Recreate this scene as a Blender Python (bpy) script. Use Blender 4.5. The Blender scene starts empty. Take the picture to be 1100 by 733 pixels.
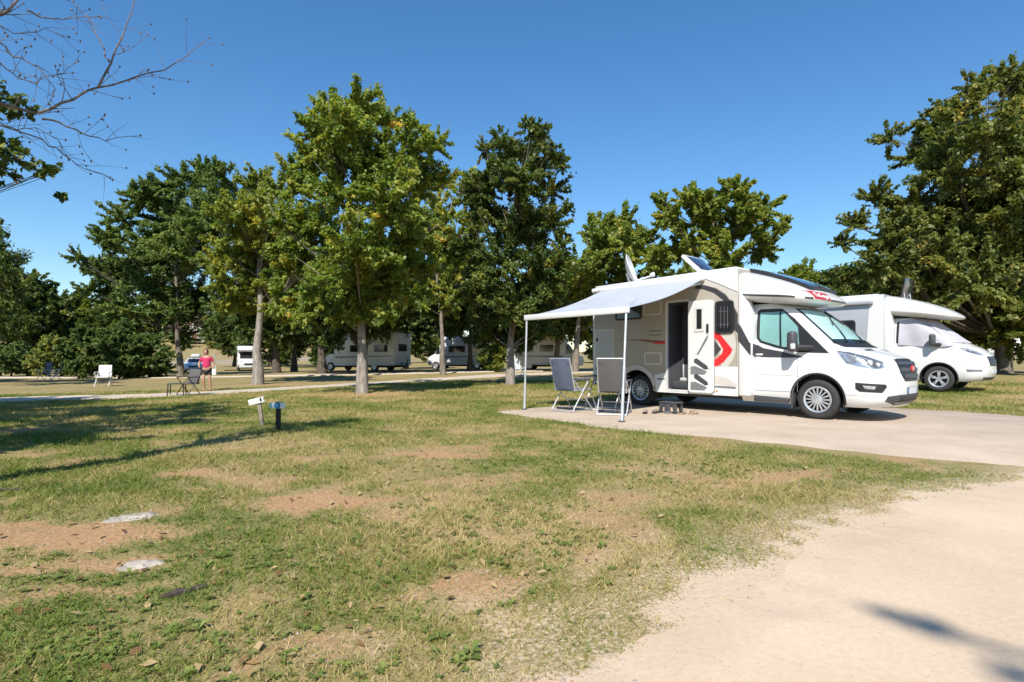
import bpy, bmesh, math, random
import numpy as np
from mathutils import Vector, Matrix
R = math.radians
sc = bpy.context.scene
COL = sc.collection
rng = np.random.default_rng(7)
random.seed(7)

# ------------------------------------------------------------------ camera
FPX, HOR, CH = 594.0, 384.0, 1.104          # focal length and horizon row (1100 px wide photo), camera height
cam = bpy.data.cameras.new('camera'); camo = bpy.data.objects.new('camera', cam); COL.objects.link(camo)
camo.location = (0, 0, CH); camo.rotation_euler = (R(90), 0, 0)
cam.sensor_width = 36; cam.lens = FPX/1100*36; cam.shift_y = (HOR-366.5)/1100
cam.clip_end = 3000; cam.clip_start = .05
sc.camera = camo

def at(px, py, Y):
    """where something seen at that spot stands when it is Y metres away"""
    return Vector(((px-550)/FPX*Y, Y, CH-(py-HOR)/FPX*Y))

# ------------------------------------------------------------------ light
SUN_EL, SUN_AZ = 46.0, 11.0                  # shadows run away from the camera, a little to the right
sd = Vector((-math.sin(R(SUN_AZ))*math.cos(R(SUN_EL)), -math.cos(R(SUN_AZ))*math.cos(R(SUN_EL)), math.sin(R(SUN_EL))))
sl = bpy.data.lights.new('sun', 'SUN'); so = bpy.data.objects.new('sun', sl); COL.objects.link(so)
sl.energy = 4.9; sl.angle = R(.53); sl.color = (1, .95, .87)
so.rotation_euler = sd.to_track_quat('Z', 'Y').to_euler(); so.location = sd*60
w = bpy.data.worlds.new('World'); sc.world = w; w.use_nodes = True
nt = w.node_tree; nt.nodes.clear()
sky = nt.nodes.new('ShaderNodeTexSky'); sky.sky_type = 'NISHITA'; sky.sun_disc = False
sky.sun_elevation = R(SUN_EL); sky.sun_rotation = math.atan2(sd.x, sd.y)
sky.air_density = 1.25; sky.dust_density = .1; sky.ozone_density = 6.0; sky.altitude = 0
bg = nt.nodes.new('ShaderNodeBackground'); bg.inputs[1].default_value = .118
ow = nt.nodes.new('ShaderNodeOutputWorld')
hs = nt.nodes.new('ShaderNodeHueSaturation'); hs.inputs['Saturation'].default_value = 1.18
nt.links.new(sky.outputs[0], hs.inputs['Color']); nt.links.new(hs.outputs[0], bg.inputs[0]); nt.links.new(bg.outputs[0], ow.inputs[0])
sc.view_settings.view_transform = 'Standard'; sc.view_settings.look = 'None'
sc.view_settings.exposure = .45; sc.view_settings.gamma = 1; sc.view_settings.use_curve_mapping = False
sc.render.engine = 'CYCLES'
sc.cycles.max_bounces = 7; sc.cycles.transparent_max_bounces = 12; sc.cycles.use_denoising = True
sc.cycles.diffuse_bounces = 3; sc.cycles.glossy_bounces = 3; sc.cycles.caustics_reflective = False; sc.cycles.caustics_refractive = False

# ------------------------------------------------------------------ materials
def newmat(name):
    m = bpy.data.materials.new(name); m.use_nodes = True; m.node_tree.nodes.clear()
    o = m.node_tree.nodes.new('ShaderNodeOutputMaterial'); return m, m.node_tree, o
def N(nt, t, **kw):
    n = nt.nodes.new(t)
    for k, v in kw.items(): setattr(n, k, v)
    return n
def ramp(nt, stops):
    n = nt.nodes.new('ShaderNodeValToRGB'); e = n.color_ramp.elements
    while len(e) < len(stops): e.new(.5)
    for i, (p, c) in enumerate(stops): e[i].position = p; e[i].color = (*c, 1)
    return n
def pm(name, col, rough=.5, metal=0, var=.12, scale=6, bump=0, bscale=60, coat=0, spec=.5, streak=False):
    """principled surface whose colour and gloss wander a little (dust, wear)"""
    m, nt, o = newmat(name); L = nt.links.new
    b = N(nt, 'ShaderNodeBsdfPrincipled'); L(b.outputs[0], o.inputs[0])
    tc = N(nt, 'ShaderNodeTexCoord'); mp = N(nt, 'ShaderNodeMapping'); L(tc.outputs['Object'], mp.inputs[0])
    if streak: mp.inputs['Scale'].default_value = (1, 1, .15)
    nz = N(nt, 'ShaderNodeTexNoise'); nz.inputs['Scale'].default_value = scale; nz.inputs['Detail'].default_value = 6
    nz.inputs['Roughness'].default_value = .65
    L(mp.outputs[0], nz.inputs['Vector'])
    c0 = tuple(max(0, c*(1-var)) for c in col); c1 = tuple(min(1, c*(1+var*.6)) for c in col)
    r = ramp(nt, [(.3, c0), (.7, c1)]); L(nz.outputs[0], r.inputs[0]); L(r.outputs[0], b.inputs['Base Color'])
    mr = N(nt, 'ShaderNodeMapRange'); mr.inputs[3].default_value = max(0, rough-.08); mr.inputs[4].default_value = min(1, rough+.1)
    L(nz.outputs[0], mr.inputs[0]); L(mr.outputs[0], b.inputs['Roughness'])
    b.inputs['Metallic'].default_value = metal; b.inputs['Coat Weight'].default_value = coat; b.inputs['Coat Roughness'].default_value = .06
    b.inputs['Specular IOR Level'].default_value = spec
    if bump:
        n2 = N(nt, 'ShaderNodeTexNoise'); n2.inputs['Scale'].default_value = bscale; n2.inputs['Detail'].default_value = 5
        L(tc.outputs['Object'], n2.inputs['Vector'])
        bp = N(nt, 'ShaderNodeBump'); bp.inputs['Strength'].default_value = bump; bp.inputs['Distance'].default_value = .02
        L(n2.outputs[0], bp.inputs['Height']); L(bp.outputs[0], b.inputs['Normal'])
    return m
def glassmat(name, tint, gloss=.12):
    m, nt, o = newmat(name); L = nt.links.new
    t = N(nt, 'ShaderNodeBsdfTransparent'); t.inputs[0].default_value = (*tint, 1)
    g = N(nt, 'ShaderNodeBsdfGlossy'); g.inputs['Roughness'].default_value = .02
    f = N(nt, 'ShaderNodeLayerWeight'); pw = N(nt, 'ShaderNodeMath', operation='POWER'); L(f.outputs['Facing'], pw.inputs[0]); pw.inputs[1].default_value = 3.5
    a = N(nt, 'ShaderNodeMath', operation='MULTIPLY_ADD'); a.inputs[1].default_value = .7; a.inputs[2].default_value = .03+gloss*.1; L(pw.outputs[0], a.inputs[0])
    mx = N(nt, 'ShaderNodeMixShader'); L(a.outputs[0], mx.inputs[0]); L(t.outputs[0], mx.inputs[1]); L(g.outputs[0], mx.inputs[2])
    L(mx.outputs[0], o.inputs[0]); return m
def leafmat(name, stops, trans=.35, rough=.5, spec=.4):
    """leaf tint comes from a random value stored on each leaf"""
    m, nt, o = newmat(name); L = nt.links.new
    at_ = N(nt, 'ShaderNodeAttribute'); at_.attribute_name = 'tint'
    r = ramp(nt, stops); L(at_.outputs['Fac'], r.inputs[0])
    b = N(nt, 'ShaderNodeBsdfPrincipled'); b.inputs['Roughness'].default_value = rough; b.inputs['Specular IOR Level'].default_value = spec
    L(r.outputs[0], b.inputs['Base Color'])
    t = N(nt, 'ShaderNodeBsdfTranslucent')
    hs = N(nt, 'ShaderNodeHueSaturation'); hs.inputs['Saturation'].default_value = 1.1; hs.inputs['Value'].default_value = 1.5
    L(r.outputs[0], hs.inputs['Color']); L(hs.outputs[0], t.inputs[0])
    mx = N(nt, 'ShaderNodeMixShader'); mx.inputs[0].default_value = trans
    L(b.outputs[0], mx.inputs[1]); L(t.outputs[0], mx.inputs[2]); L(mx.outputs[0], o.inputs[0]); return m
def barkmat(name, c0, c1):
    m, nt, o = newmat(name); L = nt.links.new
    b = N(nt, 'ShaderNodeBsdfPrincipled'); b.inputs['Roughness'].default_value = .9; L(b.outputs[0], o.inputs[0])
    tc = N(nt, 'ShaderNodeTexCoord'); mp = N(nt, 'ShaderNodeMapping'); mp.inputs['Scale'].default_value = (1, 1, .22); L(tc.outputs['Object'], mp.inputs[0])
    n1 = N(nt, 'ShaderNodeTexNoise'); n1.inputs['Scale'].default_value = 14; n1.inputs['Detail'].default_value = 8; n1.inputs['Roughness'].default_value = .7
    L(mp.outputs[0], n1.inputs['Vector'])
    r = ramp(nt, [(.32, c0), (.66, c1)]); L(n1.outputs[0], r.inputs[0]); L(r.outputs[0], b.inputs['Base Color'])
    bp = N(nt, 'ShaderNodeBump'); bp.inputs['Strength'].default_value = .9; bp.inputs['Distance'].default_value = .03
    L(n1.outputs[0], bp.inputs['Height']); L(bp.outputs[0], b.inputs['Normal']); return m

M = {}
M['white'] = pm('white_body_paint', (.70, .70, .685), .28, var=.03, coat=.5, scale=3)
M['offwhite'] = pm('off_white_plastic', (.62, .62, .60), .4, var=.06)
M['greige'] = pm('greige_panel_paint', (.37, .33, .27), .35, var=.03, coat=.3, scale=3)
M['palegreige'] = pm('pale_greige_decal', (.56, .525, .47), .35, var=.03)
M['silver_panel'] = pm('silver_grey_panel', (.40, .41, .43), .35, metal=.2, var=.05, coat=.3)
M['black'] = pm('black_plastic', (.022, .022, .024), .45, var=.25, scale=20)
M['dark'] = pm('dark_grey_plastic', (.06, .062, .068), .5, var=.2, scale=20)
M['decal'] = pm('charcoal_decal', (.05, .05, .055), .35, var=.1)
M['greydecal'] = pm('grey_decal', (.20, .20, .21), .4, var=.35, scale=40)
M['red'] = pm('red_decal', (.70, .025, .03), .35, var=.06)
M['brownred'] = pm('dark_red_decal', (.22, .05, .03), .4, var=.1)
M['rubber'] = pm('tyre_rubber', (.035, .034, .033), .8, var=.35, scale=25, bump=.3, bscale=90)
M['alloy'] = pm('alloy_rim', (.62, .63, .65), .35, metal=.7, var=.1, scale=20)
M['alu'] = pm('aluminium_tube', (.66, .67, .69), .38, metal=.6, var=.1, scale=12)
M['awning'] = pm('grey_awning_fabric', (.42, .44, .465), .75, var=.09, scale=2.5, bump=.25, bscale=5)
M['bluefab'] = pm('blue_grey_sling_fabric', (.10, .118, .17), .8, var=.15, scale=30, bump=.2, bscale=200)
M['greyfab'] = pm('dark_grey_sling_fabric', (.10, .096, .094), .8, var=.15, scale=30, bump=.2, bscale=200)
M['shade'] = pm('silver_windscreen_mat', (.66, .77, .75), .5, var=.06, scale=4)
M['shade_teal'] = pm('teal_tinted_window_mat', (.31, .46, .44), .5, var=.06, scale=4)
M['glass'] = glassmat('clear_tinted_glass', (.82, .95, .935))
M['darkglass'] = pm('dark_acrylic_window', (.016, .018, .022), .08, var=.2, coat=.6)
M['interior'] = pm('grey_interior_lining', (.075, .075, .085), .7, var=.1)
M['interior_pale'] = pm('pale_cabin_furniture', (.60, .58, .57), .6, var=.08)
M['lamp'] = pm('headlight_reflector', (.55, .56, .57), .22, metal=.6, var=.35, scale=14, coat=.8)
M['lens'] = glassmat('headlight_lens', (.93, .95, .96), .3)
M['amber'] = pm('amber_lens', (.75, .25, .03), .3, var=.1)
M['redlens'] = pm('red_lens', (.45, .02, .02), .25, var=.1)
M['plate'] = pm('number_plate', (.62, .62, .66), .4, var=.12, scale=30)
M['fabricwhite'] = pm('pale_lilac_windscreen_cover', (.43, .41, .45), .75, var=.07, scale=3, bump=.3, bscale=6)
M['panel'] = pm('solar_cell_panel', (.03, .035, .055), .2, var=.3, scale=30, coat=.8)
M['wood'] = barkmat('weathered_wood', (.16, .13, .09), (.42, .36, .28))
M['darkwood'] = barkmat('dark_post_wood', (.015, .012, .01), (.05, .04, .035))
M['signwhite'] = pm('white_sign_board', (.72, .72, .66), .5, var=.12, scale=20)
M['teal'] = pm('teal_sign_paint', (.16, .45, .42), .5, var=.1)
M['blue'] = pm('blue_sign_paint', (.03, .16, .34), .45, var=.1)
M['darkred'] = pm('badge_red', (.42, .02, .03), .35, var=.06)
M['tan'] = pm('tan_leather', (.36, .26, .18), .6, var=.2, scale=30)
M['pink'] = pm('pink_cotton', (.55, .03, .11), .85, var=.08, scale=10)
M['skin'] = pm('tanned_skin', (.42, .23, .15), .55, var=.06)
M['hair'] = pm('dark_hair', (.03, .018, .012), .55, var=.3, scale=30)
M['shorts'] = pm('dark_shorts', (.03, .03, .035), .85, var=.15)
M['stone'] = pm('pale_limestone', (.40, .345, .28), .95, var=.35, scale=9, bump=.8, bscale=14)
M['houses'] = pm('pale_render', (.52, .47, .40), .9, var=.12)
M['tile'] = pm('clay_roof', (.34, .22, .16), .9, var=.2)
M['bluecar'] = pm('pale_silver_car_paint', (.58, .58, .57), .35, metal=.0, var=.04, coat=.7)

# ------------------------------------------------------------------ object helpers
def tag(o, label=None, cat=None, group=None, kind=None):
    if label: o['label'] = label
    if cat: o['category'] = cat
    if group: o['group'] = group
    if kind: o['kind'] = kind
    return o
def thing(name, label, cat, loc=(0, 0, 0), rz=0, group=None):
    o = bpy.data.objects.new(name, None); COL.objects.link(o); o.empty_display_size = .3
    o.location = loc; o.rotation_euler = (0, 0, rz); return tag(o, label, cat, group)
def copy_tree(o, parent=None):
    c = o.copy(); COL.objects.link(c); c.parent = parent
    for ch in list(o.children): copy_tree(ch, c)
    return c

class MB:
    """gathers shapes, then links them as ONE mesh object"""
    def __init__(s): s.bm = bmesh.new(); s.mats = []
    def mi(s, m):
        if m not in s.mats: s.mats.append(m)
        return s.mats.index(m)
    def add(s, src, mat, mtx=None):
        i = s.mi(mat)
        if mtx is not None: src.transform(mtx)
        vm = [s.bm.verts.new(v.co) for v in src.verts]
        src.verts.index_update()
        for f in src.faces:
            try: nf = s.bm.faces.new([vm[v.index] for v in f.verts])
            except ValueError: continue
            nf.material_index = i; nf.smooth = True
        src.free(); return s
    def box(s, c, d, mat, bev=.01, rot=None, seg=2):
        b = bmesh.new(); bmesh.ops.create_cube(b, size=1)
        b.transform(Matrix.Diagonal((*d, 1)))
        bv = min(bev, min(d)*.45)
        if bv > 0: bmesh.ops.bevel(b, geom=b.edges[:], offset=bv, segments=seg, affect='EDGES', profile=.5)
        m = Matrix.Translation(c)
        if rot is not None: m = m @ (rot if isinstance(rot, Matrix) else Matrix.Rotation(rot[1], 4, rot[0]))
        return s.add(b, mat, m)
    def tube(s, pts, rad, mat, n=8, cap=True):
        pts = [Vector(p) for p in pts]
        if not hasattr(rad, '__len__'): rad = [rad]*len(pts)
        b = bmesh.new(); rings = []
        up = None
        for i, p in enumerate(pts):
            d = (pts[min(i+1, len(pts)-1)]-pts[max(i-1, 0)])
            if d.length < 1e-9: d = Vector((0, 0, 1))
            d.normalize()
            if up is None: up = Vector((1, 0, 0)) if abs(d.x) < .8 else Vector((0, 1, 0))
            x = up-d*up.dot(d)
            if x.length < 1e-6: x = d.orthogonal()
            x.normalize(); up = x; y = d.cross(x)
            rings.append([b.verts.new(p+(x*math.cos(2*math.pi*k/n)+y*math.sin(2*math.pi*k/n))*rad[i]) for k in range(n)])
        for a, c in zip(rings, rings[1:]):
            for k in range(n): b.faces.new((a[k], a[(k+1) % n], c[(k+1) % n], c[k]))
        if cap: b.faces.new(rings[0][::-1]); b.faces.new(rings[-1])
        return s.add(b, mat)
    def lathe(s, prof, mat, n=32, mtx=None):
        """profile of (radius, height) turned round z"""
        b = bmesh.new(); rings = []
        for r, z in prof:
            rings.append([b.verts.new((r*math.cos(2*math.pi*k/n), r*math.sin(2*math.pi*k/n), z)) for k in range(n)] if r > 1e-6 else [b.verts.new((0, 0, z))])
        for a, c in zip(rings, rings[1:]):
            for k in range(n):
                k2 = (k+1) % n
                if len(a) == 1 and len(c) == 1: continue
                if len(a) == 1: b.faces.new((a[0], c[k2], c[k]))
                elif len(c) == 1: b.faces.new((a[k], a[k2], c[0]))
                else: b.faces.new((a[k], a[k2], c[k2], c[k]))
        bmesh.ops.recalc_face_normals(b, faces=b.faces[:])
        return s.add(b, mat, mtx)
    def prism(s, poly, y0, y1, mat, bev=0, mtx=None, seg=2):
        """polygon in x,z pushed from y0 to y1"""
        b = bmesh.new(); v0 = [b.verts.new((x, y0, z)) for x, z in poly]; v1 = [b.verts.new((x, y1, z)) for x, z in poly]
        n = len(poly); b.faces.new(v0); b.faces.new(v1[::-1])
        for i in range(n): b.faces.new((v0[i], v1[i], v1[(i+1) % n], v0[(i+1) % n]))
        bmesh.ops.recalc_face_normals(b, faces=b.faces[:])
        if bev: bmesh.ops.bevel(b, geom=b.edges[:], offset=bev, segments=seg, affect='EDGES', profile=.5)
        return s.add(b, mat, mtx)
    def drape(s, poly, fn, off, mat, thick=.012, step=.08):
        """polygon laid on a curved surface fn(u, v, off), standing off proud of it"""
        b = bmesh.new(); f = b.faces.new([b.verts.new((u, v, 0)) for u, v in poly])
        for ax in (0, 1):
            lo = min(p[ax] for p in poly); hi = max(p[ax] for p in poly)
            k = lo+step
            while k < hi-1e-4:
                co = [0, 0, 0]; co[ax] = k; no = [0, 0, 0]; no[ax] = 1
                bmesh.ops.bisect_plane(b, geom=b.verts[:]+b.edges[:]+b.faces[:], plane_co=co, plane_no=no); k += step
        be = [e for e in b.edges if e.is_boundary]
        r = bmesh.ops.extrude_edge_only(b, edges=be)
        low = {v for v in r['geom'] if isinstance(v, bmesh.types.BMVert)}
        for v in b.verts:
            u, w_ = v.co.x, v.co.y
            v.co = fn(u, w_, off-thick if v in low else off)
        bmesh.ops.recalc_face_normals(b, faces=b.faces[:])
        return s.add(b, mat)
    def grid(s, rows, mat, close=False):
        b = bmesh.new(); vs = [[b.verts.new(p) for p in r] for r in rows]
        for a, c in zip(vs, vs[1:]):
            n = len(a)
            for k in range(n if close else n-1):
                k2 = (k+1) % n
                b.faces.new((a[k], a[k2], c[k2], c[k]))
        return s.add(b, mat)
    def build(s, name, parent=None, ang=35):
        me = bpy.data.meshes.new(name)
        bmesh.ops.remove_doubles(s.bm, verts=s.bm.verts[:], dist=1e-5)
        s.bm.to_mesh(me); s.bm.free()
        for m in s.mats: me.materials.append(m)
        try: me.set_sharp_from_angle(angle=R(ang))
        except Exception: pass
        o = bpy.data.objects.new(name, me); COL.objects.link(o); o.parent = parent; return o
def cut(o, cutters):
    """boolean difference, then the cutters are thrown away"""
    for c in cutters:
        c.parent = o.parent
    bpy.context.view_layer.update()
    for c in cutters:
        m = o.modifiers.new('cut', 'BOOLEAN'); m.operation = 'DIFFERENCE'; m.solver = 'EXACT'; m.object = c
    dg = bpy.context.evaluated_depsgraph_get(); dg.update()
    me = bpy.data.meshes.new_from_object(o.evaluated_get(dg), depsgraph=dg)
    o.modifiers.clear(); o.data = me
    try: me.set_sharp_from_angle(angle=R(35))
    except Exception: pass
    for c in cutters: bpy.data.objects.remove(c)
    return o
def letters(text, size, mat, loc, rot, parent, name, ext=.002, shear=0, bold=0):
    cu = bpy.data.curves.new(name, 'FONT'); cu.body = text; cu.size = size; cu.extrude = ext; cu.align_x = 'CENTER'; cu.align_y = 'CENTER'
    cu.shear = shear; cu.offset = bold
    t = bpy.data.objects.new(name, cu); COL.objects.link(t)
    dg = bpy.context.evaluated_depsgraph_get(); me = bpy.data.meshes.new_from_object(t.evaluated_get(dg), depsgraph=dg)
    bpy.data.objects.remove(t); me.materials.append(mat)
    o = bpy.data.objects.new(name, me); COL.objects.link(o); o.location = loc; o.rotation_euler = rot; o.parent = parent; return o
def pymesh(name, V, F, mat, parent=None, tint=None, smooth=False):
    """big mesh from numpy arrays; F is (n,3) or (n,4); tint is one value per vertex"""
    me = bpy.data.meshes.new(name); nv, nf, k = len(V), len(F), F.shape[1]
    me.vertices.add(nv); me.vertices.foreach_set('co', np.ascontiguousarray(V, dtype=np.float32).ravel())
    me.loops.add(nf*k); me.loops.foreach_set('vertex_index', np.ascontiguousarray(F, dtype=np.int32).ravel())
    me.polygons.add(nf); me.polygons.foreach_set('loop_start', np.arange(0, nf*k, k, dtype=np.int32))
    me.polygons.foreach_set('loop_total', np.full(nf, k, dtype=np.int32))
    me.update(calc_edges=True)
    if smooth: me.polygons.foreach_set('use_smooth', np.ones(nf, dtype=bool))
    if tint is not None:
        for nm, arr in (tint.items() if isinstance(tint, dict) else {'tint': tint}.items()):
            a = me.attributes.new(nm, 'FLOAT', 'POINT'); a.data.foreach_set('value', np.ascontiguousarray(arr, dtype=np.float32))
    me.materials.append(mat)
    o = bpy.data.objects.new(name, me); COL.objects.link(o); o.parent = parent; return o

# ------------------------------------------------------------------ noise
def _h(ix, iy, seed):
    n = (ix.astype(np.int64)*374761393+iy.astype(np.int64)*668265263+seed*1442695041) & 0xffffffff
    n = ((n ^ (n >> 13))*1274126177) & 0xffffffff
    return ((n ^ (n >> 16)) & 0xffff)/65535.0
def vnoise(x, y, seed=0):
    x = np.asarray(x, float); y = np.asarray(y, float)
    ix = np.floor(x); iy = np.floor(y); fx = x-ix; fy = y-iy
    fx = fx*fx*(3-2*fx); fy = fy*fy*(3-2*fy)
    a = _h(ix, iy, seed); b = _h(ix+1, iy, seed); c = _h(ix, iy+1, seed); d = _h(ix+1, iy+1, seed)
    return (a*(1-fx)+b*fx)*(1-fy)+(c*(1-fx)+d*fx)*fy
def fbm(x, y, seed=0, oct=4):
    t = 0; a = .5; s = 0
    for i in range(oct): t = t+a*vnoise(np.asarray(x)*2**i, np.asarray(y)*2**i, seed+i*17); s += a; a *= .5
    return t/s
def sst(a, b, x):
    t = np.clip((np.asarray(x, float)-a)/(b-a), 0, 1); return t*t*(3-2*t)
# ------------------------------------------------------------------ terrain
CP = np.array([(0,0,0),(5,10,0),(0,11,0),(-4,9,0),(-6,8,0),(3,5,0),(-1,4,0),(-8,4,0),(-11.4,20.7,-.28),(-15,16,-.22),(-27,57,-.5),(-24,42,-.35),(-12,44,.12),
  (0,24,.02),(12,15.4,.17),(20,25,.4),(24,26,.35),(45,51,1.1),(-5,17.2,0),(-11,28,-.2),(-45,30,-.5),(-60,100,-1.0),(-30,110,0),(0,80,.6),(60,120,2),(0,40,.1),(80,40,1.2),(-100,0,-.5),(60,0,.3),(0,-60,0),
  (0,300,4),(-200,300,2),(200,300,5),(-300,0,0),(300,0,2),(0,-300,0),(300,-300,0),(-300,-300,0)])
def hgt(x, y):
    x = np.asarray(x, float); y = np.asarray(y, float); s = 0; t = 0
    for cx, cy, cz in CP:
        r = 2+.18*math.hypot(cx, cy)
        k = 1/((x-cx)**2+(y-cy)**2+r*r*.5)**1.6*r
        s = s+k*cz; t = t+k
    d = np.hypot(x-2, y-6)
    h = s/t*sst(8.5, 15, d)
    # the wooded rise far off on the left and the slope beyond the field
    h = h+13*np.exp(-(((x+150)/75)**2+((y-170)/55)**2))+7*np.exp(-(((x+45)/50)**2+((y-185)/40)**2))
    return h
def H1(x, y): return float(hgt(x, y))

RVX, RVY, RVA = 6.07, 10.29, math.atan2(-.758, .653)
def rvloc(x, y):
    dx = x-RVX; dy = y-RVY; c, s = math.cos(RVA), math.sin(RVA)
    return dx*c+dy*s, -dx*s+dy*c
def rvw(lx, ly, z=0):
    c, s = math.cos(RVA), math.sin(RVA); return Vector((RVX+lx*c-ly*s, RVY+lx*s+ly*c, z))

EDGE = [(-5,-6),(-1.2,-1.0),(-.35,.6),(-.1,1.4),(.06,1.88),(.26,2.12),(.75,2.52),(1.46,3.12),(2.15,3.62),(3.15,4.36),(4.6,5.05),(6.2,6.2),(9,8.0),(16,12.5),(40,24)]
def sdist(x, y, P):
    x = np.asarray(x, float); y = np.asarray(y, float); best = np.full(x.shape, 1e9); sg = np.zeros(x.shape)
    for (x0, y0), (x1, y1) in zip(P, P[1:]):
        dx, dy = x1-x0, y1-y0; t = np.clip(((x-x0)*dx+(y-y0)*dy)/(dx*dx+dy*dy), 0, 1)
        d = np.hypot(x-x0-t*dx, y-y0-t*dy); c = (x-x0)*dy-(y-y0)*dx
        m = d < best; best = np.where(m, d, best); sg = np.where(m, np.sign(c), sg)
    return best*sg                             # positive on the road's side
PATH = [(-70,6.5),(-40,10.5),(-24,14.2),(-17,16.2),(-12.8,18.4),(-8.6,23),(-4.5,28.5),(-.5,33.5),(6,38),(20,43),(60,50)]

PATCH = [  # worn bare places: x, y, half sizes, turn, strength
 (-2.75,3.45,.85,.33,.15,1.0),(-2.2,3.0,.5,.18,.1,.75),(-2.0,2.62,.45,.13,.0,.7),(-1.42,4.35,.48,.38,.1,.95),(-1.0,3.9,.35,.2,.3,.6),(-.1,2.65,.42,.22,.5,.8),(.1,2.35,.3,.18,.5,.6),
 (-.75,6.2,.7,.28,0,.9),(-.5,4.9,.5,.3,.2,.65),(-2.85,5.2,.35,.25,0,.9),(-.55,2.15,.3,.12,.4,.6),(-3.2,2.9,.7,.2,0,.6),(-2.6,2.35,.5,.12,.2,.7),(-1.35,2.2,.2,.1,0,.45),(.55,3.0,.4,.25,.6,.7),
 (-4.6,16.6,2.2,1.1,0,.75),(-2.2,15.5,2,.7,0,.6),(.2,14.5,1.6,.8,0,.6),(-11,26.2,2.5,1.5,0,.6),(.2,23.5,2.5,1,0,.6),(1.2,8.3,.8,.25,-.7,.6),(-.9,5.4,.8,.5,.2,.45),(2.4,5.0,.9,.25,.6,.7),
 (-1.0,8.4,.9,.4,0,.4),(-3.5,7.2,1.0,.3,0,.35),(-5.0,9.8,1.4,.4,0,.4),(12.5,13.5,2,.6,0,.5),(17,19,3,1,0,.5),(22,22,4,1.0,0,.5),(.9,4.1,.5,.3,.4,.45),(-.2,3.5,.45,.25,.2,.55),(-3.9,3.7,.5,.25,.0,.7)]
def bare(x, y):
    x = np.asarray(x, float); y = np.asarray(y, float)
    wx = x+1.1*(fbm(x*1.7, y*1.7, 3)-.5)+.45*(fbm(x*6, y*6, 5)-.5); wy = y+.6*(fbm(x*1.7, y*1.7, 4)-.5)+.35*(fbm(x*6, y*6, 6)-.5)
    d = np.zeros(x.shape)
    for cx, cy, a, b, r, st in PATCH:
        c, s = math.cos(r), math.sin(r); u = ((wx-cx)*c+(wy-cy)*s)/a; v = (-(wx-cx)*s+(wy-cy)*c)/b
        d = np.maximum(d, st*(1-sst(.35, 1.35, np.sqrt(u*u+v*v))))
    e = sdist(x, y, EDGE)+.5*(fbm(x*2.3, y*2.3, 9)-.5)+.35*(fbm(x*7, y*7, 10)-.5)
    d = np.maximum(d, .5*sst(-.8, -.2, e)); d = np.maximum(d, sst(-.30, .12, e))
    n = fbm(x*1.2, y*1.2, 21)*.7+.3*fbm(x*5, y*5, 22)
    d = np.maximum(d, .62*sst(.51, .70, n))
    return np.clip(d, 0, 1)
def sandy(x, y):
    return sst(-.85, -.15, sdist(x, y, EDGE)+.5*(fbm(x*2, y*2, 12)-.5))
def dryness(x, y):
    r = np.hypot(x, y)
    d = fbm(np.asarray(x)*.55, np.asarray(y)*.55, 31)*.6+fbm(np.asarray(x)*2.6, np.asarray(y)*2.6, 33)*.4
    green = np.exp(-((sdist(x, y, [(-1,11.0),(1.3,8.4),(3.1,7.1),(4.6,5.9)])/.75)**2))*.30     # lusher strip by the gravel pitch
    return np.clip(sst(.25, .68, d)*.95+.05-green-.16*sst(.1, -3, x)*(r < 12), 0, 1)

def bumps(x, y):
    return .03*(fbm(x*1.3, y*1.3, 41)-.5)+.014*(fbm(x*7, y*7, 43)-.5)
n = 620; b_ = 6.6; a_ = 9.5/b_
u = np.linspace(-1, 1, n); gx = .3+a_*np.sinh(b_*u)*.95; gy = 4.2+a_*np.sinh(b_*u)*.95
GX, GY = np.meshgrid(gx, gy); GX = GX.ravel(); GY = GY.ravel()
inpad = rvloc(GX, GY)
offroad = 1-sst(-.35, .1, sdist(GX, GY, EDGE))
offpad = 1-((inpad[0] > -5.6) & (inpad[0] < 7) & (inpad[1] > -4.6) & (inpad[1] < 3.2))
GZ = hgt(GX, GY)+bumps(GX, GY)*offroad*offpad*np.exp(-np.hypot(GX, GY)/60)
V = np.stack([GX, GY, GZ], 1)
I = np.arange(n*n).reshape(n, n); F = np.stack([I[:-1, :-1], I[:-1, 1:], I[1:, 1:], I[1:, :-1]], -1).reshape(-1, 4)

gm, nt, o = newmat('dry_grass_and_soil'); L = nt.links.new
tc = N(nt, 'ShaderNodeNewGeometry')
def nz(scale, det=6, rough=.6):
    k = N(nt, 'ShaderNodeTexNoise'); k.inputs['Scale'].default_value = scale; k.inputs['Detail'].default_value = det; k.inputs['Roughness'].default_value = rough
    L(tc.outputs['Position'], k.inputs['Vector']); return k
def attr(nm): k = N(nt, 'ShaderNodeAttribute'); k.attribute_name = nm; return k
def math_(op, a, b, clamp=False):
    k = N(nt, 'ShaderNodeMath', operation=op); k.use_clamp = clamp
    for i, q in enumerate((a, b)):
        if isinstance(q, (int, float)): k.inputs[i].default_value = q
        else: L(q, k.inputs[i])
    return k.outputs[0]
def mix(fac, a, b):
    k = N(nt, 'ShaderNodeMix', data_type='RGBA'); 
    L(fac, k.inputs[0])
    for i, q in ((6, a), (7, b)):
        if isinstance(q, tuple): k.inputs[i].default_value = (*q, 1)
        else: L(q, k.inputs[i])
    return k.outputs[2]
n1 = nz(9, 8, .7); n2 = nz(45, 6, .7); n3 = nz(1.6, 5)
gr = ramp(nt, [(.25, (.13, .13, .035)), (.5, (.225, .20, .07)), (.75, (.33, .265, .12))]); L(n1.outputs[0], gr.inputs[0])
dr = ramp(nt, [(.25, (.19, .145, .06)), (.5, (.32, .24, .115)), (.75, (.44, .34, .18))]); L(n2.outputs[0], dr.inputs[0])
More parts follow.
